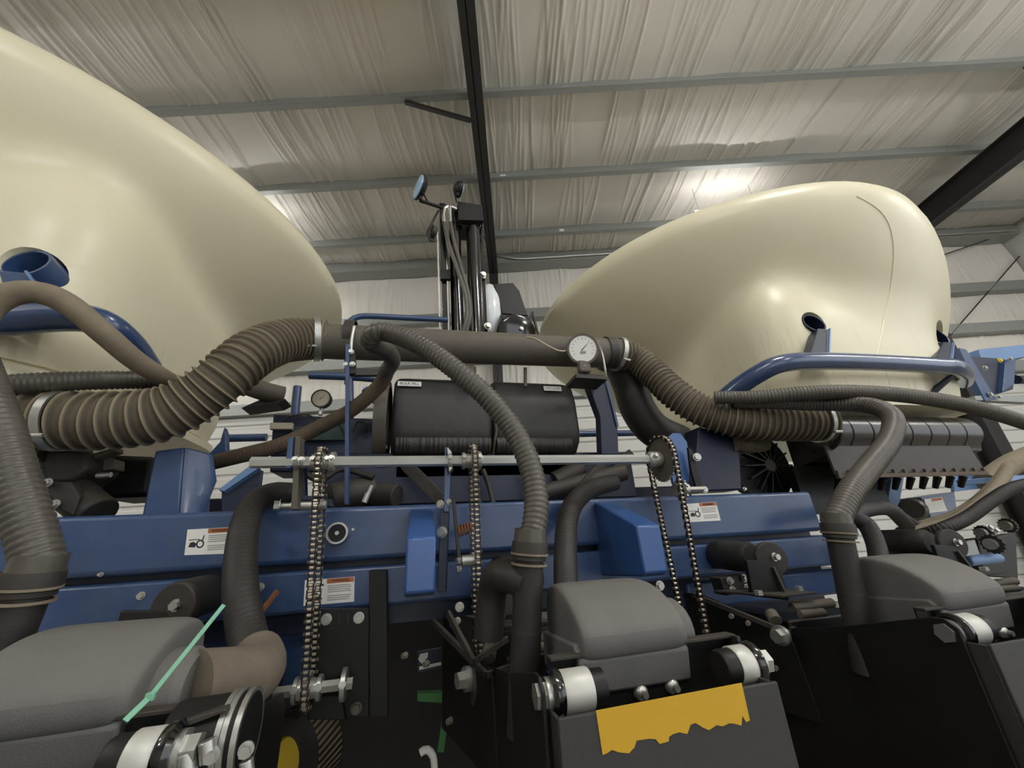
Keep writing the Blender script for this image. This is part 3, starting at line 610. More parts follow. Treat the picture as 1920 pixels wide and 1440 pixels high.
def duct(name, label, pts, radii, pitch, ridge, parent_group, ma='duct', n=30, cat='duct', clamps=(), vary=0.0):
    path = spline([at(*p) for p in pts], pitch/9.0); t = thing(name, label, cat, path[len(path)//2]-V((0, 0, radii[0])), parent_group)
    L = len(path)-1; R = []
    for i in range(L+1):
        u = i/L*(len(radii)-1); k = min(int(u), len(radii)-2); r = radii[k]+(radii[k+1]-radii[k])*(u-k)
        w_ = i/L; ph = (L/9.0)*(w_*1.45-0.45*w_*w_ if vary > 0 else w_*0.55+0.45*w_*w_ if vary < 0 else w_); ph = (L/9.0)*(w_*(1-0.4*vary)+0.4*vary*w_*w_); s = max(0, math.cos(2*math.pi*ph))**2.2
        R.append(r + ridge*s)
    mb = MB(); mb.tube(path, R, n); mb.build('hose_body', ma, t, sharp=70)
    for fr_, rr, wd, cm in clamps:
        i = int(fr_*L); i = min(max(i, 1), L-1); d = (path[i+1]-path[i-1]).normalized(); q = MB()
        q.lathe(path[i]-d*wd/2, d*wd, [(0, rr*0.92), (0, rr), (1, rr), (1, rr*0.92)], 32, False); cl = q.build('clamp_band', cm, t)
        s_ = MB(); o = d.cross(V((0, 1, 0))).normalized(); base = path[i] - UP*rr*0.7 - V((0, rr*0.72, 0)); s_.cyl(base-d*0.012, base+d*0.02, 0.006, n=8); s_.build('clamp_screw', 'steel', cl)
    return t
duct('corrugated_duct', 'thick dusty corrugated duct rising to the pipe below the left tank', [(62, 790, 1.30), (130, 788, 1.30), (220, 788, 1.30), (310, 775, 1.30), (375, 742, 1.30), (425, 704, 1.30), (475, 663, 1.34), (530, 640, 1.42), (585, 636, 1.49), (612, 638, 1.5)],
     [0.072, 0.074, 0.070, 0.070, 0.074], 0.026, 0.012, 'corrugated ducts', vary=1.0, clamps=((0.07, 0.086, 0.02, 'steel'), (0.965, 0.09, 0.022, 'steel')))
duct('corrugated_duct', 'dusty corrugated duct dropping below the right tank to the black seed meter box', [(1156, 663, 1.5), (1188, 672, 1.5), (1225, 700, 1.46), (1265, 738, 1.40), (1320, 772, 1.34), (1390, 788, 1.28), (1460, 791, 1.25), (1545, 790, 1.22)],
     [0.064, 0.060, 0.064, 0.070, 0.072], 0.024, 0.011, 'corrugated ducts', vary=-0.4, clamps=((0.01, 0.084, 0.02, 'steel'), (0.97, 0.088, 0.016, 'steel')))
duct('corrugated_duct', 'short piece of corrugated duct end showing under the right duct', [(1376, 832, 1.36), (1400, 834, 1.36), (1432, 832, 1.38)], [0.03, 0.032, 0.03], 0.010, 0.004, 'corrugated ducts')

# ================================================================ HOSES
def hose(name, label, pts, r, ma, group='dusty hoses', pitch=0.0115, ridge=0.0030, cat='hose', r1=None, n=14, cuffs=()):
    path = spline([at(*p) for p in pts], pitch/4.0 if ridge else 0.012); t = thing(name, label, cat, min(path, key=lambda p: p.z).copy(), group)
    L = len(path)-1; R = [(r + ((r1 or r)-r)*i/L) + (ridge if (i % 4 == 0) else ridge*0.5 if i % 4 in (1, 3) else 0) for i in range(L+1)]
    mb = MB(); mb.tube(path, R, n); mb.build('hose_body', ma, t, sharp=70)
    for u, rr, wd, cm in cuffs:
        i = min(max(int(u*L), 1), L-1); d = (path[i+1]-path[i-1]).normalized(); q = MB(); q.lathe(path[i]-d*wd/2, d*wd, [(0, rr*0.85), (0.04, rr), (0.96, rr), (1, rr*0.85)], 24, False); q.build('cuff', cm, t)
    return t
hose('vacuum_hose', 'ribbed grey vacuum hose arching from the pipe down to the middle row unit', [(722, 700, 1.30), (736, 676, 1.22), (722, 655, 1.10), (696, 642, 0.98), (700, 626, 0.94), (730, 624, 0.93), (790, 648, 0.90), (850, 690, 0.87), (910, 742, 0.85), (958, 800, 0.84), (990, 862, 0.82), (1005, 930, 0.80), (1002, 985, 0.785), (995, 1012, 0.778)], 0.0235, 'hose')
hose('vacuum_hose', 'brown dirty hose running slanting down behind the left drive chain', [(728, 690, 1.32), (712, 722, 1.38), (660, 768, 1.44), (600, 800, 1.48), (530, 833, 1.50), (460, 852, 1.52), (395, 868, 1.56)], 0.026, 'hose_brown', ridge=0.0008)
hose('vacuum_hose', 'thick ribbed grey hose coming down to the left row unit fitting', [(-60, 640, 0.85), (-32, 720, 0.80), (0, 810, 0.78), (28, 900, 0.775), (55, 985, 0.773), (76, 1062, 0.773)], 0.0265, 'hose')
hose('vacuum_hose', 'smooth dusty hose arching over the left blue rail', [(-60, 640, 1.06), (-25, 580, 1.05), (20, 552, 1.05), (75, 549, 1.06), (130, 572, 1.08), (200, 630, 1.13), (260, 680, 1.22), (335, 725, 1.38)], 0.029, 'hose_tan', ridge=0, r1=0.027)
hose('vacuum_hose', 'ribbed grey hose lying level above the left corrugated duct', [(-90, 722, 1.2), (0, 722, 1.22), (100, 716, 1.25), (200, 713, 1.30), (280, 714, 1.36), (345, 722, 1.42)], 0.026, 'hose')
hose('vacuum_hose', 'ribbed grey hose bending down to the right row unit fitting', [(1375, 752, 1.22), (1450, 754, 1.16), (1530, 757, 1.10), (1600, 758, 1.02), (1645, 764, 0.95), (1674, 785, 0.90), (1668, 825, 0.86), (1635, 870, 0.82), (1600, 915, 0.79), (1578, 955, 0.78), (1564, 985, 0.778)], 0.0265, 'hose')
hose('vacuum_hose', 'long ribbed grey hose sweeping to the right above the black seed meter box', [(1340, 746, 1.24), (1420, 745, 1.16), (1500, 738, 1.08), (1580, 735, 1.02), (1680, 740, 0.98), (1780, 754, 0.95), (1860, 773, 0.93), (1960, 805, 0.92)], 0.025, 'hose')
hose('seed_hose', 'black rubber seed hose bending down in front of the beam to the left elbow', [(560, 925, 1.36), (515, 925, 1.28), (482, 940, 1.18), (462, 975, 1.10), (452, 1040, 1.02), (452, 1110, 0.96), (462, 1180, 0.92), (474, 1232, 0.88), (480, 1258, 0.86)], 0.031, 'seed_hose', 'black seed hoses', ridge=0.0006)
hose('seed_hose', 'black rubber seed hose curving down behind the middle grey cover', [(1150, 905, 1.40), (1110, 916, 1.32), (1080, 938, 1.22), (1064, 975, 1.14), (1060, 1040, 1.06), (1062, 1110, 1.02)], 0.031, 'seed_hose', 'black seed hoses', ridge=0.0006)
hose('seed_hose', 'black rubber seed hose curving down behind the right row unit pipe', [(1700, 985, 1.3), (1668, 955, 1.2), (1625, 955, 1.12), (1600, 968, 1.08), (1625, 985, 1.06), (1642, 1020, 1.04), (1650, 1060, 1.02)], 0.026, 'seed_hose', 'black seed hoses', ridge=0.0006)
hose('elbow_hose', 'dusty grey rubber elbow joining the left cover to the black seed hose', [(350, 1298, 0.72), (385, 1290, 0.74), (430, 1280, 0.77), (468, 1268, 0.80), (484, 1252, 0.83), (482, 1228, 0.87)], 0.049, 'elbow', ridge=0, r1=0.038, n=24)
for i, (dy, dz) in enumerate(((0, 0), (0.03, 0.004), (0.06, 0.012), (0.045, -0.02))):
    hose('tan_hose', 'tan dusty hose in the bundle behind the far downforce cylinder', [(1690, 1000+dy*100, 1.35+dy), (1740, 990+dz*300, 1.33+dy), (1790, 975+dz*300, 1.32+dy), (1835, 945+dz*300, 1.34+dy), (1870, 910+dz*300, 1.42+dy), (1890, 880+dz*300, 1.5+dy)], 0.026, 'hose_tan', 'tan hose bundle', ridge=0)
hose('vacuum_hose', 'dark ribbed hose crossing the tan hose bundle to the right', [(1668, 1012, 1.42), (1715, 1006, 1.32), (1770, 990, 1.22), (1815, 970, 1.20), (1860, 938, 1.18), (1900, 915, 1.17), (1960, 900, 1.16)], 0.022, 'seed_hose', 'black seed hoses')
hose('seed_hose', 'black hose looping in front of the far downforce cylinder', [(1600, 950, 1.3), (1650, 955, 1.3), (1690, 968, 1.32), (1720, 985, 1.35), (1760, 990, 1.4)], 0.018, 'seed_hose', 'black seed hoses', ridge=0.0006)

# ================================================================ VINYL COVERED FAN BOX
fb = thing('fan_cover', 'black vinyl cover box with BULK FILL and VACUUM labels above the hex shaft', 'cover', at(900, 855, 1.6))
x0 = at(735, 775, 1.55).x; x1 = at(1083, 775, 1.55).x; zt_ = at(900, 715, 1.6).z; zb = at(900, 850, 1.55).z
prof = [(1.60, zt_), (1.565, zt_-0.02), (1.54, zt_-0.10), (1.53, zb+0.10), (1.545, zb+0.04), (1.60, zb-0.005), (1.80, zb-0.005), (1.84, zb+0.03), (1.84, zt_-0.02), (1.80, zt_)]
def boxloft(xa, xb, inset):
    mb = MB(); rings = []
    cy = 1.69; cz_ = (zt_+zb)/2
    for x, s in ((xa, 0.93), (xa+0.02, 0.99), (xa+0.05, 1), (xb-0.06, 1), (xb-0.02, 0.985), (xb, 0.9)):
        rings.append([V((x, cy+(y-cy)*s, cz_+(z-cz_)*s)) for y, z in prof])
    n = len(prof); vs = sum(rings, []); fs = []
    for j in range(len(rings)-1):
        for i in range(n): fs.append((j*n+i, j*n+(i+1) % n, (j+1)*n+(i+1) % n, (j+1)*n+i))
    fs.append(tuple(range(n-1, -1, -1))); fs.append(tuple((len(rings)-1)*n+i for i in range(n)))
    return mb._add(vs, fs)
xm = at(925, 800, 1.54).x
boxloft(x0, xm-0.002, 0).build('cover_half', 'vinyl', fb, bevel=0.012, seg=3); boxloft(xm+0.002, x1, 0).build('cover_half', 'vinyl', fb, bevel=0.012, seg=3)
for px, py, txt in ((768, 720, 'BULK FILL'), (1036, 729, 'VACUUM')):
    c = at(px, py, 1.545); wd = 0.048 if txt[0] == 'B' else 0.042; N_ = V((0, -0.97, 0.25)).normalized(); X = V((1, 0, 0)); Z = V((0, 0.25, 0.97)).normalized()
    mb = MB(); mb.prism([c-X*wd-Z*0.012, c+X*wd-Z*0.012, c+X*wd+Z*0.012, c-X*wd+Z*0.012], N_*0.002-V((0, 0, 0))); lb = mb.build('label_plate', 'white', fb, sharp=0)
    text_mesh(txt, 'label_text', 'ink', lb, c+N_*0.0022, 0.018, X, Z)
mb = MB(); cx_ = at(716, 775, 1.6); mb.lathe(V((cx_.x-0.025, 1.69, (zt_+zb)/2)), (0.05, 0, 0), [(0, 0.155), (0, 0.175), (1, 0.175), (1, 0.155)], 32, False); mb.build('fan_ring', 'pipe', fb)
mb = MB(); mb.lathe(V((cx_.x-0.01, 1.69, (zt_+zb)/2)), (0.02, 0, 0), [(0, 0.05), (0, 0.155), (1, 0.155), (1, 0.05)], 32, False); mb.build('fan_guard', 'dirty_black', fb)
for px, py in ((720, 715), (722, 745), (718, 770), (719, 800), (722, 838)):
    q = MB(); hexbolt(q, at(px, py, 1.60), (-0.3, -1, 0), 0.007); q.build('bolt', 'pale', fb)
q = MB(); q.tube(spline(P3((928, 790, 1.525), (931, 808, 1.525), (928, 825, 1.53), (925, 850, 1.56)), 0.01), 0.005, 8); q.build('tie_cord', 'hose_brown', fb)
for xa_, xb_ in ((x0+0.02, xm-0.012), (xm+0.012, x1-0.05)):   # gathered lower hem of the cover
    rw = random.Random(int(xa_*1000)); nx = 90; vs = []; fs = []
    hh = [sum(rw.choice((0, 1))*0.007*math.exp(-((i-c)/1.6)**2) for c in range(0, nx, 4)) for i in range(nx+1)]
    for y_, z_h, k_ in ((1.538, zb+0.062, 0.0), (1.532, zb+0.045, 0.8), (1.535, zb+0.022, 1.0), (1.556, zb+0.004, 0.6)):
        for i in range(nx+1): vs.append(V((xa_+(xb_-xa_)*i/nx, y_-k_*hh[i], z_h)))
    for j in range(3):
        for i in range(nx): fs.append((j*(nx+1)+i, j*(nx+1)+i+1, (j+1)*(nx+1)+i+1, (j+1)*(nx+1)+i))
    hm = MB(); hm._add(vs, fs); hm.build('hem', 'vinyl', fb, sharp=80)
mb = MB(); mb.bb((x0+0.02, 1.6, zb-0.09), (x1-0.03, 1.9, zb-0.006)); mb.build('base_tray', 'dirty_black', fb, bevel=0.008)

# ================================================================ blue strap holding the pipe, handrails
t = thing('pipe_stand', 'thin blue flat bar standing on the toolbar and holding the grey pipe', 'stand', at(648, 945, 1.40))
mb = MB(); mb.prism([at(648, 645, 1.38), at(655, 645, 1.38), at(653, 945, 1.40), at(646, 945, 1.40)], (0, 0.035, 0)); mb.build('flat_bar', 'blue', t, sharp=0)
mb = MB(); mb.tube(spline(P3((664, 612, 1.41), (660, 635, 1.40), (658, 660, 1.40)), 0.01), 0.006, 8); mb.build('u_bolt', 'steel', t)
mb = MB(); mb.prism([at(652, 655, 1.39), at(666, 655, 1.39), at(666, 700, 1.39), at(652, 700, 1.39)], (0, 0.03, 0)); mb.build('clamp_plate', 'black', t, sharp=0)
mb = MB(); mb.prism([at(662, 690, 1.40), at(720, 692, 1.42), at(718, 703, 1.42), at(662, 703, 1.40)], (0, 0.02, 0)); mb.build('side_arm', 'dirty_black', t, sharp=0)
for px, py in ((658, 660), (661, 683), (649, 684)):
    q = MB(); hexbolt(q, at(px, py, 1.388), (0, -1, 0), 0.008); q.build('bolt', 'steel', t)
def rails(name, label, segs, r, Y, ma='blue'):
    t = thing(name, label, 'handrail', at(segs[0][0][0], segs[0][0][1]+100, Y), 'blue handrails')
    for s in segs:
        q = MB(); q.tube(spline(P3(*[(p[0], p[1], p[2] if len(p) > 2 else Y) for p in s]), 0.03), r, 12); q.build('tube', ma, t)
    return t
rails('handrail', 'blue handrail bending over behind the grey pipe toward the black mast', [[(652, 720), (652, 620), (656, 603), (672, 594), (700, 593), (760, 596), (840, 600)]], 0.018, 2.1)
rails('handrail', 'blue ladder rails standing between the left tank and the valve box', [[(580, 704), (660, 707), (720, 712)], [(558, 725), (553, 780), (550, 850)], [(684, 730), (705, 752), (730, 785)], [(655, 705), (656, 760), (655, 800)]], 0.02, 2.0)
rails('handrail', 'low blue handrail running behind the fan cover', [[(420, 822), (500, 820)], [(1085, 814), (1130, 813), (1200, 812)]], 0.018, 2.0)
# black ball valve piece and grey flange under the left tank
t = thing('tank_outlet', 'grey dusty outlet spout under the left tank tip', 'outlet', at(505, 755, 1.75))
mb = MB(); mb.tube(spline(P3((470, 725, 1.75), (500, 735, 1.75), (530, 742, 1.78)), 0.02), [0.05]*3 + [0.04]*40 if False else 0.042, 16); mb.build('spout', 'pipe', t)
mb = MB(); mb.prism([at(452, 765, 1.75), at(498, 745, 1.75), at(535, 748, 1.75), at(520, 756, 1.75)], (0, 0.1, 0)); mb.build('underside', 'black', t, sharp=0)

# ================================================================ MAST
MY = 2.35
t = thing('lift_mast', 'tall black lift mast with glossy cylinders standing between the tanks', 'mast', at(868, 660, MY))
def vcol(pxb, pxt, yb_, yt, r, name, ma, Y=MY, n=24):
    q = MB(); q.cyl(at(pxb, yb_, Y), at(pxt, yt, Y), r, n=n); return q.build(name, ma, t)
q = MB(); a = at(838, 660, MY); b = at(829, 390, MY); q.bar(a, b, 0.05, 0.10, (0, 1, 0)); q.build('channel', 'gloss', t, bevel=0.004)
q = MB(); q.bar(at(826, 660, MY-0.03), at(820, 430, MY-0.03), 0.012, 0.02, (0, 1, 0)); q.build('channel_edge', 'chrome', t, sharp=0)
q = MB(); q.bar(at(842, 640, MY-0.06), at(836, 420, MY-0.06), 0.010, 0.012, (0, 1, 0)); q.build('channel_edge', 'chrome', t, sharp=0)
vcol(860, 852, 660, 400, 0.045, 'lift_cylinder', 'gloss'); vcol(895, 886, 660, 420, 0.055, 'lift_cylinder', 'gloss', MY-0.02)
q = MB(); q.bar(at(912, 660, MY), at(901, 410, MY), 0.02, 0.06, (0, 1, 0)); q.build('channel', 'gloss', t, bevel=0.003)
q = MB(); q.prism([at(858, 377, MY-0.1), at(904, 384, MY-0.1), at(907, 413, MY-0.1), at(859, 412, MY-0.1)], (0, 0.22, 0)); q.build('head_box', 'black', t, bevel=0.004)
q = MB(); q.prism([at(855, 412, MY-0.06), at(905, 414, MY-0.06), at(900, 428, MY-0.06), at(866, 422, MY-0.06)], (0, 0.16, 0)); q.build('head_plate', 'gloss', t, bevel=0.003)
for dx in (0, 11):
    q = MB(); q.tube(spline(P3((833+dx, 415, MY-0.13), (841+dx, 455, MY-0.14), (858+dx*0.7, 505, MY-0.14), (872+dx*0.5, 550, MY-0.14), (876+dx*0.5, 590, MY-0.14), (868+dx*0.6, 622, MY-0.13), (862+dx*0.6, 650, MY-0.1)), 0.02), 0.015, 12); q.build('hydraulic_hose', 'hose', t)
for dx in (0, 15):
    q = MB(); q.tube(spline(P3((855, 392, MY-0.11), (838+dx*0.4, 388, MY-0.13), (832+dx*0.75, 398, MY-0.13), (833+dx*0.75, 418, MY-0.13)), 0.01), 0.016, 12); q.build('hose_fitting', 'chrome', t)
for y in (505, 625):
    q = MB(); q.prism([at(826, y, MY-0.08), at(845, y, MY-0.08), at(845, y+18, MY-0.08), at(826, y+18, MY-0.08)], (0, 0.03, 0)); q.build('clamp', 'black', t, bevel=0.003)
for px, py in ((905, 516), (914, 612)):
    q = MB(); hexbolt(q, at(px, py, MY-0.05), (0.3, -1, 0), 0.02, 0.02); q.build('bolt', 'steel_light', t)
q = MB(); q.tube(spline(P3((787, 376, MY-0.12), (803, 381, MY-0.12), (830, 390, MY-0.12)), 0.02), 0.014, 10); q.build('lamp_arm', 'black', t)
def worklamp(label, px, py, r, axis, dep):
    l = thing('work_lamp', label, 'lamp', at(px, py+28, MY-0.15), 'round work lamps on the mast'); c = at(px, py, MY-0.15); a = V(axis).normalized()
    q = MB(); q.lathe(c, -a*dep, [(0, r), (0.25, r*1.02), (0.7, r*0.85), (1, r*0.5)], 28); q.build('housing', 'black', l)
    q = MB(); q.lathe(c-a*0.002, a*0.016, [(0, r*0.93), (0.6, r*0.88), (1, r*0.6)], 28); q.build('lens', 'glass', l)
    q = MB(); q.tube(spline([c-a*dep*0.8, c-a*dep-V((0, 0, r*0.6)), at(806, 384, MY-0.12) if px < 820 else at(856, 380, MY-0.12)], 0.01), 0.006, 8); q.build('cable', 'black', l)
    q = MB(); q.bar(c-a*dep*0.4-V((0, 0, r*0.7)), c-a*dep*0.4-V((0, 0, r*1.3)), 0.02, 0.03); q.build('mount', 'black', l)
worklamp('round work lamp with pale blue lens on the mast arm', 785, 350, 0.098, (-0.95, -0.42, 0.05), 0.05)
worklamp('round work lamp turned away on the mast head', 863, 356, 0.062, (0.9, 0.3, 0.05), 0.05)
q = MB(); q.lathe(at(806, 432, MY-0.1), V((0.03, 0.02, 0)), [(0, 0.05), (1, 0.05)], 20); q.build('cable_reel', 'dirty_black', t)
q = MB(); q.tube(spline(P3((822, 395, MY-0.1), (814, 410, MY-0.12), (808, 425, MY-0.12), (804, 445, MY-0.12), (812, 452, MY-0.1), (820, 430, MY-0.1)), 0.01), 0.008, 8); q.build('cable', 'black', t)
# white fan housing with black guard behind the mast
t = thing('fan_housing', 'white domed fan housing with black angular guard right of the mast', 'fan', at(950, 660, 2.6))
c = at(918, 583, 2.6); q = MB(); q.ball(c, 0.25, 24, 14, (0.45, 0.5, 1.0)); q.build('dome', 'white_gloss', t, sharp=60)
q = MB(); q.prism([at(926, 532, 2.5), at(962, 530, 2.5), at(974, 545, 2.5), at(990, 592, 2.5), at(941, 588, 2.5)], (0, 0.25, 0)); q.build('guard', 'black', t, bevel=0.006)
q = MB(); q.prism([at(941, 589, 2.49), at(990, 593, 2.49), at(993, 608, 2.49), at(945, 606, 2.49)], (0, 0.26, 0)); q.build('guard_skirt', 'black', t, bevel=0.003)
for a, b in (((940, 592), (928, 640)), ((998, 585), (1012, 640)), ((998, 585), (990, 605))):
    q = MB(); q.bar(at(a[0], a[1], 2.48), at(b[0], b[1], 2.48), 0.015, 0.02); q.build('guard_leg', 'black', t, sharp=0)
q = MB(); c = at(970, 625, 2.45); q.lathe(c, (0, 0.06, 0.02), [(0, 0.13), (0.2, 0.15), (1, 0.15)], 32); q.build('fan_motor', 'gloss', t)
q = MB(); hexbolt(q, at(978, 616, 2.43), (0, -1, 0), 0.012); q.build('bolt', 'steel', t)

# ================================================================ DRIVE SHAFT, SPROCKETS, CHAINS
SY, SZ = 1.10, 1.0
sa = at(470, 871, 1.10); sb = at(1222, 858, 1.10); SZ = (sa.z+sb.z)/2
ds = thing('drive_shaft', 'bright bare steel hex drive shaft running level above the toolbar', 'shaft', (0.2, SY, SZ-0.02))
mb = MB(); mb.cyl((sa.x, SY, SZ), (sb.x, SY, SZ), 0.0145, n=6); mb.build('hex_bar', 'shaft', ds, sharp=20)
def collar(par, X, r, wd, ma='steel_light', Y=SY, Z=None):
    q = MB(); Z = SZ if Z is None else Z; q.lathe((X-wd/2, Y, Z), (wd, 0, 0), [(0, r*0.92), (0.1, r), (0.9, r), (1, r*0.92)], 20); o = q.build('collar', ma, par)
    b = MB(); hexbolt(b, (X, Y-r*0.9, Z+r*0.2), (0, -1, 0.3), 0.006, 0.006); b.build('set_screw', 'steel', o)
def xat(px, Y=SY): return at(px, 862, Y).x
for px, r, wd in ((557, 0.018, 0.012), (568, 0.016, 0.010), (625, 0.026, 0.013), (616, 0.02, 0.014), (869, 0.024, 0.010), (898, 0.026, 0.012), (843, 0.022, 0.010), (590, 0.02, 0.010)): collar(ds, xat(px), r, wd)
def sprocket(par, X, Y, Z, r, teeth, th=0.006, ma='steel'):
    mb = MB(); poly = []
    for i in range(teeth):
        for da, rr in ((-0.30, 0.93), (-0.12, 1.04), (0.12, 1.04), (0.30, 0.93)):
            a = 2*math.pi*(i+da)/teeth; poly.append(V((X-th/2, Y+r*rr*math.cos(a), Z+r*rr*math.sin(a))))
    mb.prism(poly, (th, 0, 0)); o = mb.build('sprocket', ma, par, sharp=20)
    h = MB(); h.lathe((X-0.022, Y, Z), (0.044, 0, 0), [(0, 0.02), (1, 0.02)], 18); h.build('hub', 'steel_light', o); return o
# one link mesh pair shared by all chains
def link_mesh(name, wd):
    mb = MB(); P_ = 0.0127
    for s in (-1, 1):
        mb.box((s*wd, 0, 0), (0.0018, P_*1.5, 0.0095))
    mb.lathe((-wd*1.25, -P_/2, 0), (2.5*wd, 0, 0), [(0, 0.0042), (1, 0.0042)], 8)
    me = bpy.data.meshes.new(name); me.from_pydata([tuple(p) for p in mb.v], [], mb.f); me.update(); me.materials.append(M['chain_dark']); me.materials.append(M['chain'])
    for i, f in enumerate(me.polygons): f.material_index = 1 if i >= 12 else 0
    return me
LK = (link_mesh('outer_link', 0.0075), link_mesh('inner_link', 0.0055))
def chain(label, X0, c0, r0, X1, c1, r1, zcut=-1):
    (y0, z0), (y1, z1) = c0, c1; t = thing('roller_chain', label, 'chain', (X1, y1, z1-r1), 'roller chains')
    A = V((0, y0, z0)); B = V((0, y1, z1)); d = (B-A); L = d.length; d.normalize(); nrm = V((0, -d.z, d.y))
    if nrm.y > 0: nrm = -nrm                            # towards the camera
    al = math.asin((r0-r1)/L)
    pts = []
    def dirv(a): return nrm*math.cos(a) - d*math.sin(a)  # a from the near side turning over the top
    K = 40
    sgn = 1
    near = al; pts_top = [A + (nrm*math.cos(a) - d*math.sin(a))*r0 for a in [-al + (math.pi+2*al)*i/K for i in range(K+1)]]
    pts_bot = [B + (-nrm*math.cos(a) + d*math.sin(a))*r1 for a in [al + (math.pi-2*al)*i/K for i in range(K+1)]]
    loop = pts_top + pts_bot + [pts_top[0]]
    Ls = [0]
    for i in range(1, len(loop)): Ls.append(Ls[-1]+(loop[i]-loop[i-1]).length)
    n = int(Ls[-1]/0.0127); n -= n % 2; j = 0
    for k in range(n):
        s = Ls[-1]*k/n
        while Ls[j+1] < s: j += 1
        u = (s-Ls[j])/max(1e-9, Ls[j+1]-Ls[j]); p = loop[j].lerp(loop[j+1], u); tg = (loop[j+1]-loop[j]).normalized()
        f = min(1, max(0, (p-A).dot(d)/L)); p = V((X0+(X1-X0)*f, p.y, p.z))
        o = bpy.data.objects.new('link', LK[k % 2]); COL.objects.link(o); o.parent = t; o.location = p - WL[t]; ax = V((1, 0, 0))
        o.rotation_euler = Matrix((ax, tg, ax.cross(tg))).transposed().to_euler()
    return t
lz = at(590, 1290, 1.17).z
XC1 = xat(603); chain('roller chain on the small sprocket left of the black bracket plate', XC1, (SY, SZ), 0.036, XC1+0.022, (1.17, lz), 0.036)
sprocket(ds, XC1, SY, SZ, 0.034, 17)
XC2 = xat(887); chain('roller chain on the middle sprocket beside the thin blue hanger plate', XC2, (SY, SZ), 0.042, XC2+0.012, (1.13, 0.80), 0.040)
sprocket(ds, XC2, SY, SZ, 0.040, 20)
XC3 = xat(1240); chain('roller chain on the large sprocket at the end of the hex shaft', XC3, (SY, SZ), 0.072, XC3+0.012, (1.12, 0.82), 0.045)
sprocket(ds, XC3, SY, SZ, 0.070, 34, ma='pipe')
for X_, yz, r_, lab in ((XC2+0.012, (1.13, 0.80), 0.038, 'short driven shaft and sprocket at the foot of the middle chain'), (XC3+0.012, (1.12, 0.82), 0.043, 'short driven shaft and sprocket at the foot of the right chain')):
    dv = thing('driven_shaft', lab, 'shaft', (X_, yz[0], yz[1]-0.04), 'driven shafts'); sprocket(dv, X_, yz[0], yz[1], r_, 20)
    hb = MB(); hb.cyl((X_-0.04, yz[0], yz[1]), (X_+0.07, yz[0], yz[1]), 0.012, n=6); hb.build('hex_bar', 'steel', dv, sharp=20)
q = MB(); q.lathe((xat(1215), SY, SZ), (0.04, 0, 0), [(0, 0.018), (0.2, 0.024), (1, 0.024)], 20); q.build('end_hub', 'steel_light', ds)
q = MB(); hexbolt(q, (xat(1222), SY-0.022, SZ+0.005), (0, -1, 0.2), 0.007, 0.01); q.build('set_screw', 'steel', ds)
# shaft hangers
def hanger(label, polys, bolts=()):
    t = thing('shaft_hanger', label, 'bracket', polys[0][1][0] - V((0, 0, 0.1)), 'shaft hangers')
    for nm, poly, off, ma in polys:
        q = MB(); q.prism(poly, off); q.build(nm, ma, t, bevel=0.0015)
    for px, py, Y, r in bolts:
        q = MB(); hexbolt(q, at(px, py, Y), (-0.4, -1, 0), r); q.build('bolt', 'steel_light', t)
    return t
def PX(pts, Y): return [at(x, y, Y) for x, y in pts]
hanger('blue and steel hanger carrying the left end of the hex shaft', [('blue_plate', PX(((540, 822), (549, 818), (545, 878), (534, 878)), 1.09), (0.004, 0.05, 0), 'blue'), ('steel_plate', PX(((553, 818), (562, 818), (558, 955), (545, 955)), 1.10), (0.004, 0.04, 0), 'pipe'), ('side_link', PX(((560, 828), (570, 828), (572, 940), (556, 940)), 1.13), (0.003, 0.02, 0), 'blue_dark')], ())
hanger('thin blue hanger plate carrying the middle of the hex shaft', [('blue_plate', PX(((834, 838), (842, 838), (846, 880), (842, 960), (832, 960)), 1.12), (0.005, 0.05, 0), 'blue'), ('lower_plate', PX(((826, 955), (842, 955), (836, 1110), (820, 1110)), 1.13), (0.006, 0.05, 0), 'blue_dark'), ('bearing_flange', PX(((838, 838), (846, 846), (848, 878), (842, 886)), 1.09), (0.006, 0.03, 0), 'steel_light')], ((826, 945, 1.12, 0.008), (842, 941, 1.12, 0.006), (829, 998, 1.12, 0.011)))
hanger('blue rounded hanger behind the large sprocket', [('blue_plate', PX(((1250, 822), (1262, 812), (1276, 812), (1288, 828), (1294, 860), (1292, 900), (1280, 925), (1262, 905)), 1.16), (0, 0.012, 0), 'blue_bright'), ('arm', PX(((1291, 838), (1299, 845), (1319, 918), (1308, 922), (1296, 880)), 1.13), (0, 0.012, 0), 'black')], ((1307, 857, 1.12, 0.010), (1321, 918, 1.12, 0.008)))
# tensioner cross tube under the left hanger, idlers
t = thing('chain_idler', 'steel idler spacer tube below the left shaft hanger', 'idler', at(575, 960, 1.13), 'chain idlers')
q = MB(); q.cyl(at(546, 949, 1.13), at(612, 946, 1.13), 0.012, n=16); q.build('spacer', 'steel_light', t)
q = MB(); hexbolt(q, at(525, 948, 1.13), (-1, -0.3, 0), 0.012, 0.012); q.build('bolt_end', 'steel', t)
q = MB(); q.cyl(at(520, 949, 1.13), at(548, 949, 1.13), 0.008, n=12); q.build('stud', 'steel', t)
q = MB(); q.prism(PX(((556, 925), (588, 932), (590, 938), (556, 936)), 1.12), (0, 0.03, 0)); q.build('link_bar', 'blue_dark', t, sharp=0)
q = MB(); q.prism(PX(((606, 934), (622, 936), (624, 950), (606, 946)), 1.15), (0, 0.03, 0)); q.build('wedge_foot', 'blue_dark', t, sharp=0)
t = thing('chain_idler', 'rusty spring and steel roller idler beside the middle chain', 'idler', at(880, 1060, 1.1), 'chain idlers')
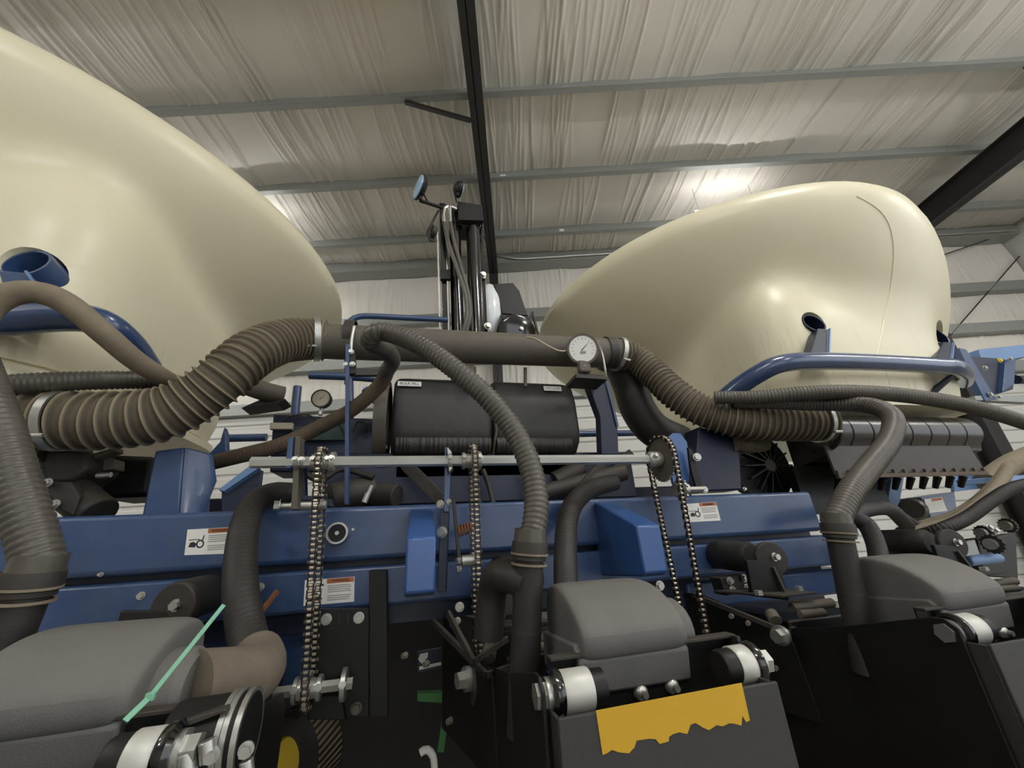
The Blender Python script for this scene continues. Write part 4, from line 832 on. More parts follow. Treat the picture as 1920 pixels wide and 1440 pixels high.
q = MB(); q.cyl(at(866, 1052, 1.09), at(898, 1049, 1.09), 0.014, n=18); q.build('roller', 'steel_light', t)
for px, py in ((862, 1052), (861, 1067)):
    q = MB(); hexbolt(q, at(px, py, 1.09), (-1, -0.5, 0), 0.008); q.build('bolt', 'steel_light', t)
sp = [at(858+i*1.1, 996-i*0.3, 1.10) + V((0, 0.011*math.cos(i*1.25), 0.013*math.sin(i*1.25))) for i in range(24)]
q = MB(); q.tube(spline(sp, 0.004), 0.003, 6); q.build('spring', 'rust', t)
q = MB(); q.bar(at(850, 935, 1.11), at(862, 1060, 1.10), 0.008, 0.02); q.build('arm', 'dirty_black', t, sharp=0)
t = thing('chain_idler', 'small toothed idler sprocket beside the large sprocket chain', 'idler', at(1278, 940, 1.12), 'chain idlers')
ip = at(1277, 918, 1.12); sprocket(t, ip.x, ip.y, ip.z, 0.035, 13)
q = MB(); q.cyl(ip, ip+V((0.085, 0.0, 0)), 0.009, n=14); q.build('spacer', 'steel_light', t)

# ================================================================ ROW UNITS
ROW = 0.762
def U(px, py, Y): p = at(px, py, Y); p.x -= ROW; return p
ru = thing('row_unit', 'black row unit with grey cover and torn yellow sticker on its rear panel', 'row unit', (0.35, 0.60, 0.45), 'planter row units')
def part(mb, name, ma, bevel=0.0, sharp=38, seg=2): return mb.build(name, ma, ru, bevel=bevel, sharp=sharp, seg=seg)
mb = MB(); mb.bb((0.176, 0.560, 0.45), (0.502, 0.566, 0.946)); rear = part(mb, 'rear_panel', 'panel', 0.0015)
mb = MB(); mb.bb((0.176, 0.566, 0.45), (0.181, 0.60, 0.944)); part(mb, 'panel_side', 'panel', 0.001)
mb = MB(); mb.bb((0.497, 0.566, 0.45), (0.502, 0.60, 0.944)); part(mb, 'panel_side', 'panel', 0.001)
for x in (0.166, 0.512):
    mb = MB(); mb.prism([V((x, y, z)) for y, z in ((0.590, 0.45), (0.590, 0.965), (0.605, 0.978), (0.625, 0.978), (0.80, 0.935), (1.02, 0.892), (1.05, 0.86), (1.05, 0.45))], (0.005, 0, 0)); part(mb, 'side_plate', 'black', 0.001)
mb = MB(); mb.bb((0.200, 0.668, 0.80), (0.525, 0.673, 0.984)); part(mb, 'cross_plate', 'black', 0.001)
mb = MB(); mb.bb((0.200, 0.652, 0.980), (0.525, 0.673, 0.985)); part(mb, 'cross_flange', 'dirty_black', 0.001)
mb = MB(); mb.bb((0.518, 0.64, 0.93), (0.524, 0.67, 0.984)); part(mb, 'cross_flange', 'dirty_black', 0.001)
for px, py in ((1200, 1297), (1258, 1285)):
    mb = MB(); p = at(px, py, 0.667); mb.lathe(p, (0, -0.012, 0), [(0, 0.0115), (0.5, 0.0105), (0.8, 0.008), (1, 0.004)], 16); mb.lathe(p+V((0, -0.012, 0)), (0, -0.006, 0), [(0, 0.005), (1, 0.005)], 10); part(mb, 'carriage_bolt', 'steel_light')
for xs, xe, dirn in ((0.198, 0.240, -1), (0.474, 0.502, 1)):
    mb = MB(); mb.lathe((xs, 0.612, 0.955), (xe-xs, 0, 0), [(0, 0.021), (0, 0.0245), (0.05, 0.0255), (0.95, 0.0255), (1, 0.0245), (1, 0.021)], 32, False); rl = part(mb, 'roller', 'roller')
    mb = MB(); mb.lathe((xs-(0.022 if dirn > 0 else -0.004), 0.612, 0.955), (xe-xs+0.016, 0, 0), [(0, 0.021), (0.1, 0.0235), (0.52, 0.0235), (0.56, 0.022), (1, 0.022)] if dirn > 0 else [(0, 0.022), (1, 0.022)], 28); mb.build('roller_core', 'black', rl)
    b = xs if dirn < 0 else xe
    mb = MB(); mb.lathe((b, 0.612, 0.955), (dirn*0.016, 0, 0), [(0, 0.026), (0.3, 0.029), (0.7, 0.029), (1, 0.024)], 26); part(mb, 'roller_bush', 'gloss')
    mb = MB(); mb.lathe((b+dirn*0.022, 0.612, 0.955), (dirn*0.014, 0, 0), [(0, 0.016), (1, 0.016)], 6); mb.lathe((b+dirn*0.016, 0.612, 0.955), (dirn*0.006, 0, 0), [(0, 0.02), (1, 0.02)], 20); part(mb, 'roller_bolt', 'steel')
# grey cover: mouse shaped profile swept across the unit
cp = [(0.838, 0.945), (0.832, 1.03), (0.820, 1.060), (0.795, 1.071), (0.748, 1.071), (0.708, 1.060), (0.676, 1.042), (0.652, 1.022), (0.641, 1.008), (0.644, 0.984), (0.655, 0.966), (0.75, 0.95)]
def coverloft():
    mb = MB(); rings = []; cy, cz_ = 0.745, 0.985
    for x, s in ((0.250, 0.90), (0.254, 0.95), (0.262, 0.985), (0.275, 1.0), (0.41, 0.985), (0.425, 0.96), (0.436, 0.91), (0.441, 0.84)):
        rings.append([V((x, cy+(y-cy)*s, cz_+(z-cz_)*s)) for y, z in cp])
    n = len(cp); vs = sum(rings, []); fs = []
    for j in range(len(rings)-1):
        for i in range(n): fs.append((j*n+i, j*n+(i+1) % n, (j+1)*n+(i+1) % n, (j+1)*n+i))
    fs.append(tuple(range(n-1, -1, -1))); fs.append(tuple((len(rings)-1)*n+i for i in range(n)))
    return mb._add(vs, fs)
cov = part(coverloft(), 'meter_cover', 'cover', 0.0, 42)
sm = cov.modifiers.new('s', 'SUBSURF'); sm.levels = 2; sm.render_levels = 2
mb = MB(); mb.prism([V((0.244, y, z)) for y, z in ((0.838, 0.93), (0.834, 0.985), (0.67, 0.995), (0.652, 0.975), (0.66, 0.93))], (0.19, 0, 0)); part(mb, 'cover_skirt', 'cover', 0.004)
mb = MB(); mb.prism([V((0.25, y, z)) for y, z in ((0.84, 0.70), (0.84, 0.945), (0.665, 0.955), (0.69, 0.70))], (0.18, 0, 0)); part(mb, 'meter_body', 'black', 0.006)
mb = MB(); mb.lathe((0.43, 0.73, 0.985), (0.045, 0, 0), [(0, 0.05), (0.8, 0.05), (1, 0.042)], 28); part(mb, 'meter_hub', 'cover')
# vacuum pipe with its fitting
ft = V((0.213, 0.776, 1.134)); tip = at(985, 1235, 0.79)
d = (tip-ft).normalized(); vdir = d.copy()
mb = MB(); mb.lathe(ft-d*0.01, d*0.30, [(0, 0.027), (1, 0.027)], 24); pip = part(mb, 'vacuum_pipe', 'seed_hose')
mb = MB(); mb.lathe(ft-d*0.012, d*0.034, [(0, 0.027), (0, 0.0335), (0.3, 0.035), (0.7, 0.035), (0.75, 0.032), (0.95, 0.032), (1, 0.028)], 28, False); mb.build('fitting_ring', 'dirty_black', pip)
for s, rr in ((0.008, 0.0362), (0.026, 0.0345)):
    mb = MB(); mb.lathe(ft+d*s, d*0.0035, [(0, 0.030), (0, rr), (1, rr), (1, 0.030)], 28, False); mb.build('fitting_lip', 'hose_tan', pip)
mb = MB(); mb.lathe(ft-d*0.035, d*0.026, [(0, 0.028), (0, 0.0305), (1, 0.0315), (1, 0.028)], 28, False); mb.build('fitting_cuff', 'hose', pip)
mb = MB(); mb.lathe(ft+d*0.135, d*0.004, [(0, 0.028), (1, 0.028)], 24); mb.build('pipe_seam', 'dirty_black', pip)
# downforce cylinder with mounting plate
px_ = 0.273
mb = MB(); mb.lathe((px_-0.02, 1.10, 1.062), (-0.0, 0.17, 0.004), [(0, 0.036), (0.08, 0.044), (0.5, 0.046), (0.92, 0.044), (1, 0.036)], 28); part(mb, 'downforce_cylinder', 'seed_hose')
mb = MB(); mb.lathe((px_, 1.050, 1.058), (0.004, 0.016, 0), [(0, 0.044), (0.2, 0.047), (1, 0.047)], 30); part(mb, 'cylinder_eye', 'dirty_black')
mb = MB(); hexbolt(mb, (px_+0.008, 1.049, 1.062), (0, -1, 0), 0.009, 0.012); part(mb, 'eye_bolt', 'steel_light')
mb = MB(); mb.prism([U(1400, 1050, 1.052), U(1462, 1052, 1.052), U(1480, 1126, 1.03), U(1412, 1118, 1.06)], (0, 0.014, 0)); part(mb, 'eye_plate', 'black', 0.002)
mb = MB(); mb.bar(U(1449, 1064, 1.045), U(1476, 1122, 1.02), 0.006, 0.014); part(mb, 'eye_gusset', 'dirty_black', 0.001)
zp = U(1450, 1120, 1.0).z
mb = MB(); mb.prism([V((0.13, 1.16, zp)), V((0.30, 1.16, zp)), V((0.32, 0.98, zp)), V((0.20, 0.98, zp))], (0, 0, 0.006)); part(mb, 'link_plate', 'dirty_black', 0.001)
for px, py in ((1425, 1121), (1500, 1110)):
    q = U(px, py, 1.02); mb = MB(); mb.lathe(V((q.x, q.y, zp+0.005)), (0, 0, 0.012), [(0, 0.012), (1, 0.011)], 6); part(mb, 'plate_nut', 'steel')
mb = MB(); mb.prism([U(1350, 1084, 1.16), U(1402, 1077, 1.16), U(1413, 1107, 1.16), U(1362, 1117, 1.16)], (0, 0.05, 0)); part(mb, 'bolt_block', 'dirty_black', 0.002)
for px, py in ((1368, 1089), (1395, 1084), (1373, 1106), (1400, 1102)):
    mb = MB(); hexbolt(mb, U(px, py, 1.158), (0, -1, 0), 0.0085, 0.008); part(mb, 'block_bolt', 'steel_light')
mb = MB(); mb.bb((0.20, 0.98, 0.55), (0.46, 1.24, 0.915)); part(mb, 'linkage_box', 'black', 0.006)
mb = MB(); mb.prism([V((0.08, 1.24, 0.72)), V((0.08, 1.24, 0.965)), V((0.09, 1.16, 0.965)), V((0.16, 0.95, 0.90)), V((0.166, 0.93, 0.72))], (0.006, 0, 0)); part(mb, 'parallel_arm', 'black', 0.001)
mb = MB(); mb.bar(U(1297, 1114, 1.15), U(1478, 1187, 0.94), 0.010, 0.012); part(mb, 'arm_edge', 'dirty_black', 0.001)
mb = MB(); mb.bar(U(1478, 1188, 0.94), U(1500, 1170, 1.02), 0.008, 0.012); part(mb, 'arm_edge', 'dirty_black', 0.001)
q = U(1462, 1192, 0.92); mb = MB(); mb.lathe(q, (-0.016, -0.004, 0), [(0, 0.016), (1, 0.015)], 6); mb.lathe(q+V((0.01, 0.003, 0)), (-0.010, -0.003, 0), [(0, 0.021), (1, 0.021)], 20); part(mb, 'pivot_bolt', 'steel')
for px, py in ((1455, 1252), (1372, 1155), (1403, 1168)):
    q = U(px, py, 0.93); mb = MB(); mb.lathe(q, (-0.008, -0.006, 0), [(0, 0.006), (1, 0.005)], 8); part(mb, 'rivet', 'pipe')
# small clutter forward of the cover: terminal plate, rods
for a, b, r in (((1485, 1140, 1.0), (1560, 1130, 1.0), 0.012), ((1500, 1152, 0.96), (1545, 1148, 0.96), 0.010), ((1445, 1150, 1.0), (1455, 1165, 0.98), 0.016)):
    mb = MB(); mb.cyl(U(*a), U(*b), r, n=14); part(mb, 'linkage_rod', 'pipe', 0.001)
units = [ru]
for k, lab in ((-1, 'black row unit with grey cover joined to a dusty elbow hose'), (1, 'black row unit with grey cover and plain charcoal rear panel'), (2, 'black row unit whose downforce cylinder shows beside the tan hose bundle')):
    c = copy_tree(ru, (ROW*k, 0, 0)); c['label'] = lab; units.append(c)
# torn yellow sticker, on the middle unit only
tl, tr, br, bl_ = (at(*p, 0.5595) for p in ((1117, 1332), (1390, 1280), (1406, 1352), (1129, 1412)))
low = [(1.0, 0.02), (0.97, 0.0), (0.955, 0.17), (0.93, -0.06), (0.88, 0.03), (0.85, 0.06), (0.80, 0.02), (0.76, 0.08), (0.70, 0.0), (0.66, 0.10), (0.645, 0.16), (0.62, 0.24), (0.585, 0.22), (0.565, 0.10), (0.55, 0.02), (0.50, 0.10), (0.46, 0.09), (0.43, 0.05), (0.42, -0.06), (0.36, -0.07), (0.34, 0.06), (0.30, 0.10), (0.22, 0.12), (0.20, -0.02), (0.16, -0.13), (0.10, -0.06), (0.06, 0.03), (0.03, -0.02), (0.0, -0.04)]
poly = [tl, tr] + [bl_.lerp(br, u) + (tl-bl_)*v for u, v in low]
mb = MB(); mb.prism(poly, (0, -0.0006, 0)); st = mb.build('torn_sticker', 'yellow', ru, sharp=0); st['label'] = 'torn yellow sticker with ragged lower edge'
mb = MB(); mb.tube(spline([ft+vdir*0.06, ft+vdir*0.050+V((-0.025, 0.025, 0.0)), ft+vdir*0.050+V((-0.048, 0.06, 0.0)), ft+vdir*0.075+V((-0.052, 0.09, -0.01)), ft+vdir*0.15+V((-0.052, 0.10, -0.01))], 0.008), 0.030, 20); part(mb, 'side_branch', 'seed_hose')
# mint cable tie on the left unit's cover
t = thing('cable_tie', 'mint green cable tie with a long loose tail across the left grey cover', 'cable tie', at(232, 1350, 0.60))
mb = MB(); a_, b_, c_ = at(420, 1134, 0.66), at(282, 1306, 0.615), at(234, 1352, 0.595); mb.bar(b_, a_, 0.005, 0.0018, (0, 1, 0)); mb.build('tail', 'tie', t, sharp=0)
mb = MB(); mb.bar(c_, b_, 0.006, 0.002, (0, 1, 0)); mb.build('strap', 'tie', t, sharp=0)
mb = MB(); mb.box(b_, (0.009, 0.006, 0.008)); mb.build('head', 'tie', t, bevel=0.001)
# black meter drive with steel bands below the elbow
t = thing('meter_drive', 'black cylindrical meter drive with steel bands below the dusty elbow', 'drive', at(400, 1440, 0.66))
mb = MB(); a = at(320, 1398, 0.66); b = at(470, 1372, 0.66); mb.cyl(a, b, 0.043, n=28); dr = mb.build('drum', 'black', t, bevel=0.004)
dd = (b-a).normalized()
for u in (0.70, 0.78, 0.92):
    q = MB(); q.lathe(a.lerp(b, u), dd*0.006, [(0, 0.041), (0, 0.0455), (1, 0.0455), (1, 0.041)], 28, False); q.build('band', 'steel', dr)
for px, py in ((330, 1405), (398, 1415), (462, 1405)):
    q = MB(); hexbolt(q, at(px, py, 0.605), (0.1, -1, 0), 0.006, 0.008); q.build('bolt', 'steel', t)
q = MB(); q.prism(PX(((285, 1372), (345, 1352), (420, 1328), (425, 1334), (352, 1362), (300, 1385)), 0.62), (0, 0.02, 0)); q.build('bracket', 'dirty_black', t, bevel=0.001)
for px, py, r in ((388, 1388, 0.008), (350, 1410, 0.009), (462, 1425, 0.007)):
    q = MB(); q.cyl(at(px, py, 0.605), at(px+3, py+40, 0.605), r, n=14); q.build('stud', 'steel', t, bevel=0.001)

# ================================================================ BRACKET PLATE and lower shaft in the middle
t = thing('drive_bracket', 'black drive bracket plate with four bolts below the lower decal', 'bracket', at(640, 1345, 1.2))
mb = MB(); mb.prism(PX(((590, 1142), (692, 1140), (692, 1345), (578, 1345)), 1.21), (0, 0.012, 0)); mb.build('plate', 'black', t, bevel=0.002)
mb = MB(); mb.prism(PX(((692, 1070), (725, 1070), (728, 1345), (692, 1345)), 1.21), (0, 0.06, 0)); mb.build('side_flange', 'black', t, bevel=0.002)
for px, py in ((612, 1161), (673, 1158), (600, 1335), (668, 1328)):
    mb = MB(); hexbolt(mb, at(px, py, 1.208), (0, -1, 0), 0.010, 0.009); mb.build('bolt', 'steel_light' if py < 1200 else 'pipe', t)
for px in (634, 651):
    mb = MB(); mb.prism(PX(((px, 1150), (px+3, 1150), (px+3, 1170), (px, 1170)), 1.209), (0, -0.001, 0)); mb.build('slot', 'ink', t, sharp=0)
mb = MB(); mb.prism(PX(((580, 1308), (640, 1303), (648, 1350), (576, 1350)), 1.19), (0, 0.02, 0)); mb.build('lower_plate', 'black', t, bevel=0.002)
t = thing('lower_shaft', 'short steel lower drive shaft with collars at the foot of the left chain', 'shaft', at(580, 1310, 1.17))
sx0 = at(488, 1296, 1.17); sx1 = at(662, 1276, 1.17); z_ = lz
mb = MB(); mb.cyl((sx0.x, 1.17, z_), (sx1.x, 1.17, z_), 0.013, n=6); mb.build('hex_bar', 'steel', t, sharp=20)
sprocket(t, XC1+0.022, 1.17, z_, 0.034, 17)
for px, r, wd in ((556, 0.026, 0.010), (600, 0.026, 0.010), (645, 0.034, 0.012), (590, 0.018, 0.016)): collar(t, at(px, 1285, 1.17).x, r, wd, 'steel', 1.17, z_)
# gauge wheel, green pieces, white emblem plate beyond
t = thing('gauge_wheel', 'small wheel with yellow hub and dusty lugged tread low under the bracket', 'wheel', at(560, 1480, 1.45))
wc = at(566, 1408, 1.45); ax = V((-0.60, -0.80, 0)).normalized()
mb = MB(); mb.lathe(wc-ax*0.05, ax*0.10, [(0, 0.05), (0, 0.088), (0.15, 0.10), (0.85, 0.10), (1, 0.088), (1, 0.05)], 40, False); ty = mb.build('tyre', 'rubber', t)
mb = MB(); mb.lathe(wc-ax*0.045, ax*0.088, [(0, 0.054), (0.95, 0.054), (1, 0.045), (0.92, 0.02)], 32); mb.build('hub', 'yellow_hub', t)
sd_ = ax.cross(UP).normalized()
mb = MB(); mb.lathe(wc-ax*0.042, ax*0.076, [(0, 0.098), (0, 0.1015), (1, 0.1015), (1, 0.098)], 40, False); mb.build('tread_band', 'tread', ty)
for i in range(44):
    a = 2*math.pi*i/44; r_ = sd_*math.cos(a)+UP*math.sin(a); tg = ax.cross(r_)
    q = MB(); q.box(wc+r_*0.102-ax*0.004, (0.005, 0.085, 0.007), Matrix((tg, ax, r_)).transposed() @ Matrix.Rotation(0.35, 3, 'Z')); q.build('lug', 'rubber', ty, sharp=0)
t = thing('green_bracket', 'green painted steel bracket beyond the drive bracket plate', 'bracket', at(820, 1400, 1.5), 'green brackets under the frame')
mb = MB(); mb.prism(PX(((782, 1300), (845, 1298), (845, 1320), (782, 1316)), 1.5), (0, 0.03, 0)); mb.build('top_bar', 'green', t, bevel=0.003)
mb = MB(); mb.bar(at(838, 1320, 1.5), at(826, 1410, 1.5), 0.02, 0.012); mb.build('down_bar', 'green', t, bevel=0.002)
mb = MB(); mb.tube(spline(P3((788, 1412, 1.45), (800, 1405, 1.45), (812, 1418, 1.45), (815, 1445, 1.45)), 0.01), 0.010, 10); mb.build('white_tube', 'white', t)
t = thing('green_bracket', 'green painted steel bracket above the small wheel', 'bracket', at(540, 1358, 1.5), 'green brackets under the frame')
mb = MB(); mb.prism(PX(((510, 1345), (560, 1336), (576, 1350), (520, 1354)), 1.5), (0, 0.04, 0)); mb.build('bar', 'green', t, bevel=0.003)
t = thing('emblem_plate', 'small dark plate with white angular emblem deep under the toolbar', 'plate', at(805, 1265, 1.45))
mb = MB(); mb.prism(PX(((783, 1222), (828, 1215), (828, 1252), (783, 1262)), 1.45), (0, 0.01, 0)); pl_ = mb.build('plate', 'blue_dark', t)
mb = MB(); mb.prism(PX(((788, 1226), (803, 1223), (802, 1232), (797, 1238), (806, 1247), (800, 1249), (789, 1243), (784, 1236)), 1.449), (0, -0.001, 0)); mb.build('emblem', 'white', pl_, sharp=0)
mb = MB(); mb.prism(PX(((786, 1250), (827, 1241), (827, 1247), (786, 1256)), 1.449), (0, -0.001, 0)); mb.build('stripe', 'white', pl_, sharp=0)
# small steel bits in the gap
t = thing('terminal_bracket', 'small black bracket with shiny screws left of the middle vacuum pipe', 'bracket', at(930, 1180, 0.95))
mb = MB(); mb.prism(PX(((925, 1110), (960, 1103), (963, 1155), (930, 1160)), 0.98), (0, 0.03, 0)); mb.build('block', 'dirty_black', t, bevel=0.004)
for px, py, r in ((937, 1134, 0.007), (939, 1155, 0.007), (938, 1174, 0.006)):
    q = MB(); hexbolt(q, at(px, py, 0.975), (-0.2, -1, 0.3), r); q.build('screw', 'steel_light', t)
for px, py, r in ((862, 1138, 0.008), (858, 1164, 0.006), (848, 1170, 0.004)):
    q = MB(); hexbolt(q, at(px, py, 1.05), (-0.3, -1, 0.1), r); q.build('screw', 'steel_light', t)
q = MB(); q.bar(at(840, 1150, 1.05), at(888, 1242, 0.92), 0.008, 0.016); q.build('stay', 'dirty_black', t, bevel=0.001)
q = MB(); q.bar(at(890, 1240, 0.92), at(952, 1197, 0.98), 0.006, 0.012); q.build('stay', 'dirty_black', t, bevel=0.001)
q = MB(); q.lathe(at(884, 1285, 0.92), (0.006, 0.0, 0), [(0, 0.030), (0.3, 0.031), (1, 0.030)], 24); q.build('bumper', 'seed_hose', t)
# rusty rod and left downforce roller bits
t = thing('rusty_rod', 'thin rusty steel rod leaning beside the left black seed hose', 'rod', at(486, 1152, 1.18))
mb = MB(); mb.bar(at(482, 1156, 1.16), at(521, 1108, 1.2), 0.007, 0.012); mb.build('rod', 'rust', t, bevel=0.001)

# ================================================================ SEED METER BOXES under the tanks
def meter_box(label, xa, xb, clips):
    zc = 1.545; yc = 1.40; r = 0.085
    t = thing('seed_meter_box', label, 'meter box', ((xa+xb)/2, yc, zc-0.2), 'black seed meter boxes')
    prof = [(yc-r*math.cos(math.radians(a)), zc+r*math.sin(math.radians(a))) for a in range(-50, 100, 15)] + [(yc+0.16, zc+r), (yc+0.16, zc-0.15), (yc-0.045, zc-0.10)]
    nseg = 8
    for i in range(nseg):                                # ribbed housing moulded in segments
        u0 = xa+(xb-xa)*i/nseg+0.0015; u1 = xa+(xb-xa)*(i+1)/nseg-0.0015
        mb = MB(); mb.prism([V((u0, y, z)) for y, z in prof], (u1-u0, 0, 0)); mb.build('housing_segment', 'shiny_black', t, bevel=0.004)
    mb = MB(); mb.prism([V((xa-0.03, yc-0.052, zc-0.075)), V((xa-0.06, yc-0.075, zc-0.205)), V((xb-0.12, yc-0.075, zc-0.205)), V((xb-0.09, yc-0.052, zc-0.075))], (0, 0.012, 0)); mb.build('flap', 'dirty_black', t, bevel=0.002)
    n = clips
    for i in range(n):
        x = xa-0.05+(xb-0.12-xa+0.04)*i/(n-1)
        q = MB(); q.prism([V((x-0.004, yc-0.082, zc-0.19)), V((x+0.012, yc-0.082, zc-0.205)), V((x+0.012, yc-0.082, zc-0.225)), V((x-0.004, yc-0.082, zc-0.21))], (0, 0.01, 0)); q.build('clip', 'hose_brown', t, sharp=0)
    mb = MB(); mb.bb((xa-0.06, yc-0.085, zc-0.225), (xb-0.12, yc-0.07, zc-0.207)); mb.build('hinge_strip', 'hose_brown', t, bevel=0.001)
    n2 = 10
    for i in range(n2):
        x = xa+0.02+(xb-0.2-xa)*i/(n2-1)
        q = MB(); q.cyl((x, yc-0.02, zc-0.22), (x, yc+0.01, zc-0.27), 0.016, 0.011, n=12); q.build('seed_spout', 'black', t)
    mb = MB(); mb.bb((xa-0.10, yc+0.08, zc-0.36), (xa+(xb-xa)*0.42, yc+0.12, zc-0.14)); mb.build('dark_backing', 'black', t, sharp=0)  # added dark plate in place of the clutter behind the spouts
    mb = MB(); mb.lathe((xa-0.008, yc-0.03, zc+0.0), (0.012, 0, 0), [(0, 0.075), (0, 0.098), (1, 0.098), (1, 0.075)], 30, False); mb.build('inlet_ring', 'black', t)
    return t
xa = at(1552, 800, 1.33).x; xb = at(1832, 800, 1.33).x
meter_box('black ribbed seed meter box with a row of clips under the right tank', xa, xb, 15)
xl = at(52, 790, 1.30).x
meter_box('black ribbed seed meter box at the end of the left corrugated duct', xl-0.95, xl, 13)
# ---------------------------------------------------------------- dusty casting under the left duct
t = thing('air_gate', 'dusty dark cast air gate hanging below the left corrugated duct', 'casting', at(140, 965, 1.38))
mb = MB(); mb.prism(PX(((70, 842), (168, 845), (165, 880), (130, 905), (80, 905)), 1.40), (0, 0.14, 0)); mb.build('body', 'dirty_black', t, bevel=0.012, seg=3)
mb = MB(); mb.prism(PX(((78, 903), (132, 903), (150, 930), (136, 968), (108, 955), (92, 930)), 1.37), (0, 0.06, 0)); mb.build('lever', 'dirty_black', t, bevel=0.005)
mb = MB(); mb.prism(PX(((168, 862), (215, 860), (214, 880), (166, 884)), 1.46), (0, 0.05, 0)); mb.build('side_tab', 'pipe', t, bevel=0.004)
mb = MB(); mb.cyl(at(135, 925, 1.45), at(185, 965, 1.42), 0.05, n=22); mb.build('outlet', 'dirty_black', t, bevel=0.006)
mb = MB(); mb.prism(PX(((168, 852), (215, 838), (216, 846), (172, 860)), 1.42), (0, 0.04, 0)); mb.build('latch', 'pipe', t, bevel=0.002)
mb = MB(); mb.cyl(at(182, 892, 1.42), at(208, 890, 1.42), 0.008, n=12); mb.build('pin', 'steel', t)
for px, py in ((44, 797), (90, 905), (104, 945)):
    q = MB(); hexbolt(q, at(px, py, 1.30 if py < 850 else 1.36), (0, -1, 0), 0.009); q.build('bolt', 'steel', t)
t = thing('motor_housing', 'dark motor housing in the shade behind the left blue upright', 'motor', at(230, 930, 1.6))
mb = MB(); mb.prism(PX(((165, 850), (290, 855), (280, 930), (170, 935)), 1.6), (0, 0.2, 0)); mb.build('body', 'black', t, bevel=0.02, seg=3)
mb = MB(); mb.prism(PX(((390, 852), (412, 828), (420, 800), (424, 812), (425, 850), (405, 862)), 1.55), (0, 0.03, 0)); mb.build('blue_lug', 'blue', t, bevel=0.004)
# ================================================================ brush rotor, post and far wing pieces at the right
t = thing('seed_fan', 'dark bladed fan wheel in the shade below the right corrugated duct', 'fan', at(1440, 920, 1.55))
c = at(1445, 872, 1.55)
for i in range(14):
    a = 2*math.pi*i/14; r_ = V((math.cos(a), 0.15, math.sin(a))).normalized(); q = MB(); q.bar(c+r_*0.03, c+r_*0.14, 0.006, 0.03, (0, 1, 0)); q.build('blade', 'black', t, sharp=0)
q = MB(); q.cyl(c, c+V((0, 0.06, 0)), 0.035, n=18); q.build('hub', 'dirty_black', t)
q = MB(); q.lathe(c+V((0, 0.05, 0)), (0, 0.08, 0), [(0, 0.17), (1, 0.15)], 28); q.build('shroud', 'black', t)
t = thing('wing_post', 'blue steel post standing behind the right ribbed hose', 'post', at(1690, 970, 1.7))
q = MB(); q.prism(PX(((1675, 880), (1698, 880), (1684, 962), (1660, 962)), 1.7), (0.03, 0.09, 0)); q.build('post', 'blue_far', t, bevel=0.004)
q = MB(); q.prism(PX(((1640, 895), (1675, 880), (1660, 962), (1622, 958)), 1.75), (0, 0.05, 0)); q.build('dark_plate', 'blue_dark', t, bevel=0.003)
q = MB(); q.lathe(at(1558, 925, 1.6), V((0.03, 0.01, 0)), [(0, 0.055), (0, 0.07), (1, 0.07), (1, 0.055)], 28, False); q.build('ring', 'hose_tan', t)
t = thing('wing_bracket', 'pale blue triangular wing bracket below the black seed meter box', 'bracket', at(1810, 960, 1.75))
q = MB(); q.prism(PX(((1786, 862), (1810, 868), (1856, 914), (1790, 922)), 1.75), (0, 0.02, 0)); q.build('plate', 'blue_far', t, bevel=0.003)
q = MB(); q.cyl(at(1800, 868, 1.75), at(1800, 868, 1.72), 0.022, n=18); q.build('pin', 'steel_light', t)
q = MB(); q.prism(PX(((1726, 932), (1790, 922), (1795, 960), (1748, 975)), 1.70), (0, 0.12, 0)); q.build('beam_end', 'blue', t, bevel=0.004)
q = MB(); q.prism(PX(((1732, 936), (1766, 932), (1776, 958), (1742, 962)), 1.697), (0, -0.001, 0)); dc = q.build('decal', 'white', t, sharp=0)
q = MB(); q.prism(PX(((1747, 935), (1765, 933), (1767, 937), (1748, 940)), 1.695), (0, -0.0006, 0)); q.build('decal_header', 'orange', dc, sharp=0)
q = MB(); q.lathe(at(1712, 955, 1.62), V((0.05, 0.03, 0)), [(0, 0.045), (0.5, 0.06), (1, 0.05)], 24); q.build('drum', 'hose', t)
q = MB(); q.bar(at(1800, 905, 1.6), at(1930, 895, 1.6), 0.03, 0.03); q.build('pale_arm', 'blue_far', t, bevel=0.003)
t = thing('tan_boot', 'tan dusty rubber boot rising beside the pale blue wing bracket', 'boot', at(1880, 905, 1.7))
q = MB(); q.tube(spline(P3((1850, 905, 1.7), (1870, 888, 1.7), (1900, 868, 1.7), (1940, 850, 1.72)), 0.02), 0.06, 20); q.build('boot', 'hose_tan', t)
# folded marker arm far right
t = thing('marker_arm', 'blue folded marker arm with dark hinge at the right of the shed', 'marker arm', at(1850, 750, 2.4))
q = MB(); q.prism(PX(((1798, 652), (1812, 655), (1868, 748), (1848, 752)), 2.35), (0, 0.06, 0)); q.build('hinge_plate', 'blue', t, bevel=0.004)
q = MB(); q.prism(PX(((1818, 668), (1880, 672), (1905, 690), (1900, 730), (1860, 742)), 2.4), (0, 0.06, 0)); q.build('hinge_block', 'blue_dark', t, bevel=0.006)
q = MB(); q.prism(PX(((1835, 655), (1930, 645), (1930, 668), (1880, 676), (1840, 672)), 2.42), (0, 0.14, 0)); q.build('upper_arm', 'blue_far', t, bevel=0.005)
q = MB(); q.prism(PX(((1885, 675), (1905, 672), (1902, 720), (1880, 735)), 2.36), (0, 0.08, 0)); q.build('stop', 'blue', t, bevel=0.004)
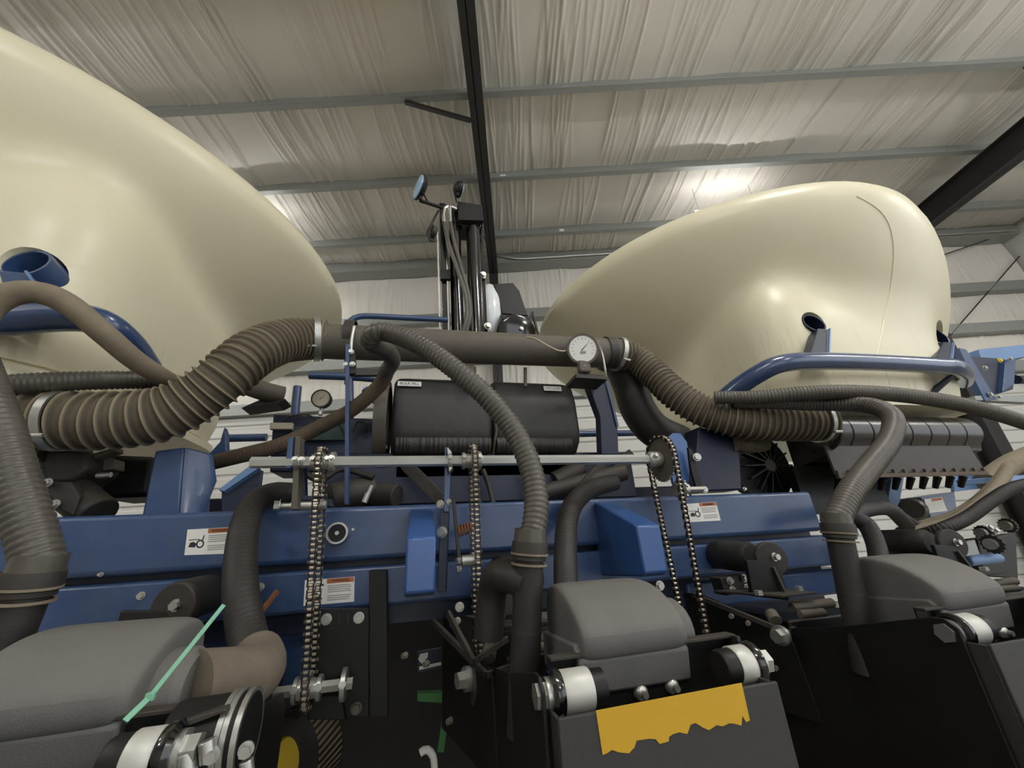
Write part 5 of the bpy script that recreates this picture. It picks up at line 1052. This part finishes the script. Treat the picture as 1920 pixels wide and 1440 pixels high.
q = MB(); q.prism(PX(((1828, 742), (1930, 740), (1930, 755), (1830, 750)), 2.36), (0, 0.06, 0)); q.build('lower_arm', 'galv', t, bevel=0.003)
for px, py, ma in ((1874, 676, 'yellow_hub'), (1846, 690, 'steel_light'), (1893, 673, 'steel'), (1856, 740, 'steel'), (1872, 744, 'steel')):
    q = MB(); hexbolt(q, at(px, py, 2.34), (0, -1, 0), 0.018, 0.015); q.build('bolt', ma, t)
q = MB(); q.cyl(at(1905, 712, 2.42), at(1940, 712, 2.42), 0.045, n=18); q.build('arm_tube', 'blue_dark', t)
# dark gear clutter between the tan hoses and the far row unit
t = thing('gear_cluster', 'dusty dark gear cluster right of the far downforce cylinder', 'gears', at(1860, 1080, 1.15))
for px, py, Y, r, ma in ((1862, 1020, 1.15, 0.035, 'dirty_black'), (1845, 1000, 1.2, 0.03, 'black'), (1890, 985, 1.25, 0.03, 'dirty_black')):
    p = at(px, py, Y); sprocket(t, p.x, p.y, p.z, r, 14, 0.012, ma)
q = MB(); q.prism(PX(((1798, 1020), (1828, 1012), (1838, 1040), (1808, 1044)), 1.12), (0, 0.02, 0)); q.build('grey_tab', 'galv', t, bevel=0.002)
q = MB(); q.cyl(at(1812, 1052, 1.15), at(1872, 1046, 1.2), 0.018, n=16); q.build('blue_tube', 'blue_far', t, bevel=0.004)
q = MB(); q.prism(PX(((1835, 1010), (1905, 1000), (1910, 1085), (1845, 1080)), 1.30), (0, 0.05, 0)); q.build('back_plate', 'black', t, bevel=0.004)
for px, py in ((1840, 1095), (1878, 1090), (1855, 990), (1866, 995)):
    q = MB(); hexbolt(q, at(px, py, 1.12), (0, -1, 0.4), 0.009); q.build('bolt', 'steel_light', t)

# black elbow dropping from the end of the grey pipe
t = thing('air_elbow', 'large dark rubber air elbow dropping from the right end of the grey pipe', 'elbow', at(1210, 820, 1.6))
q = MB(); q.tube(spline(P3((1135, 665, 1.62), (1160, 680, 1.62), (1180, 720, 1.62), (1195, 765, 1.62), (1225, 805, 1.62), (1275, 830, 1.62)), 0.02), 0.085, 26); q.build('elbow', 'seed_hose', t)
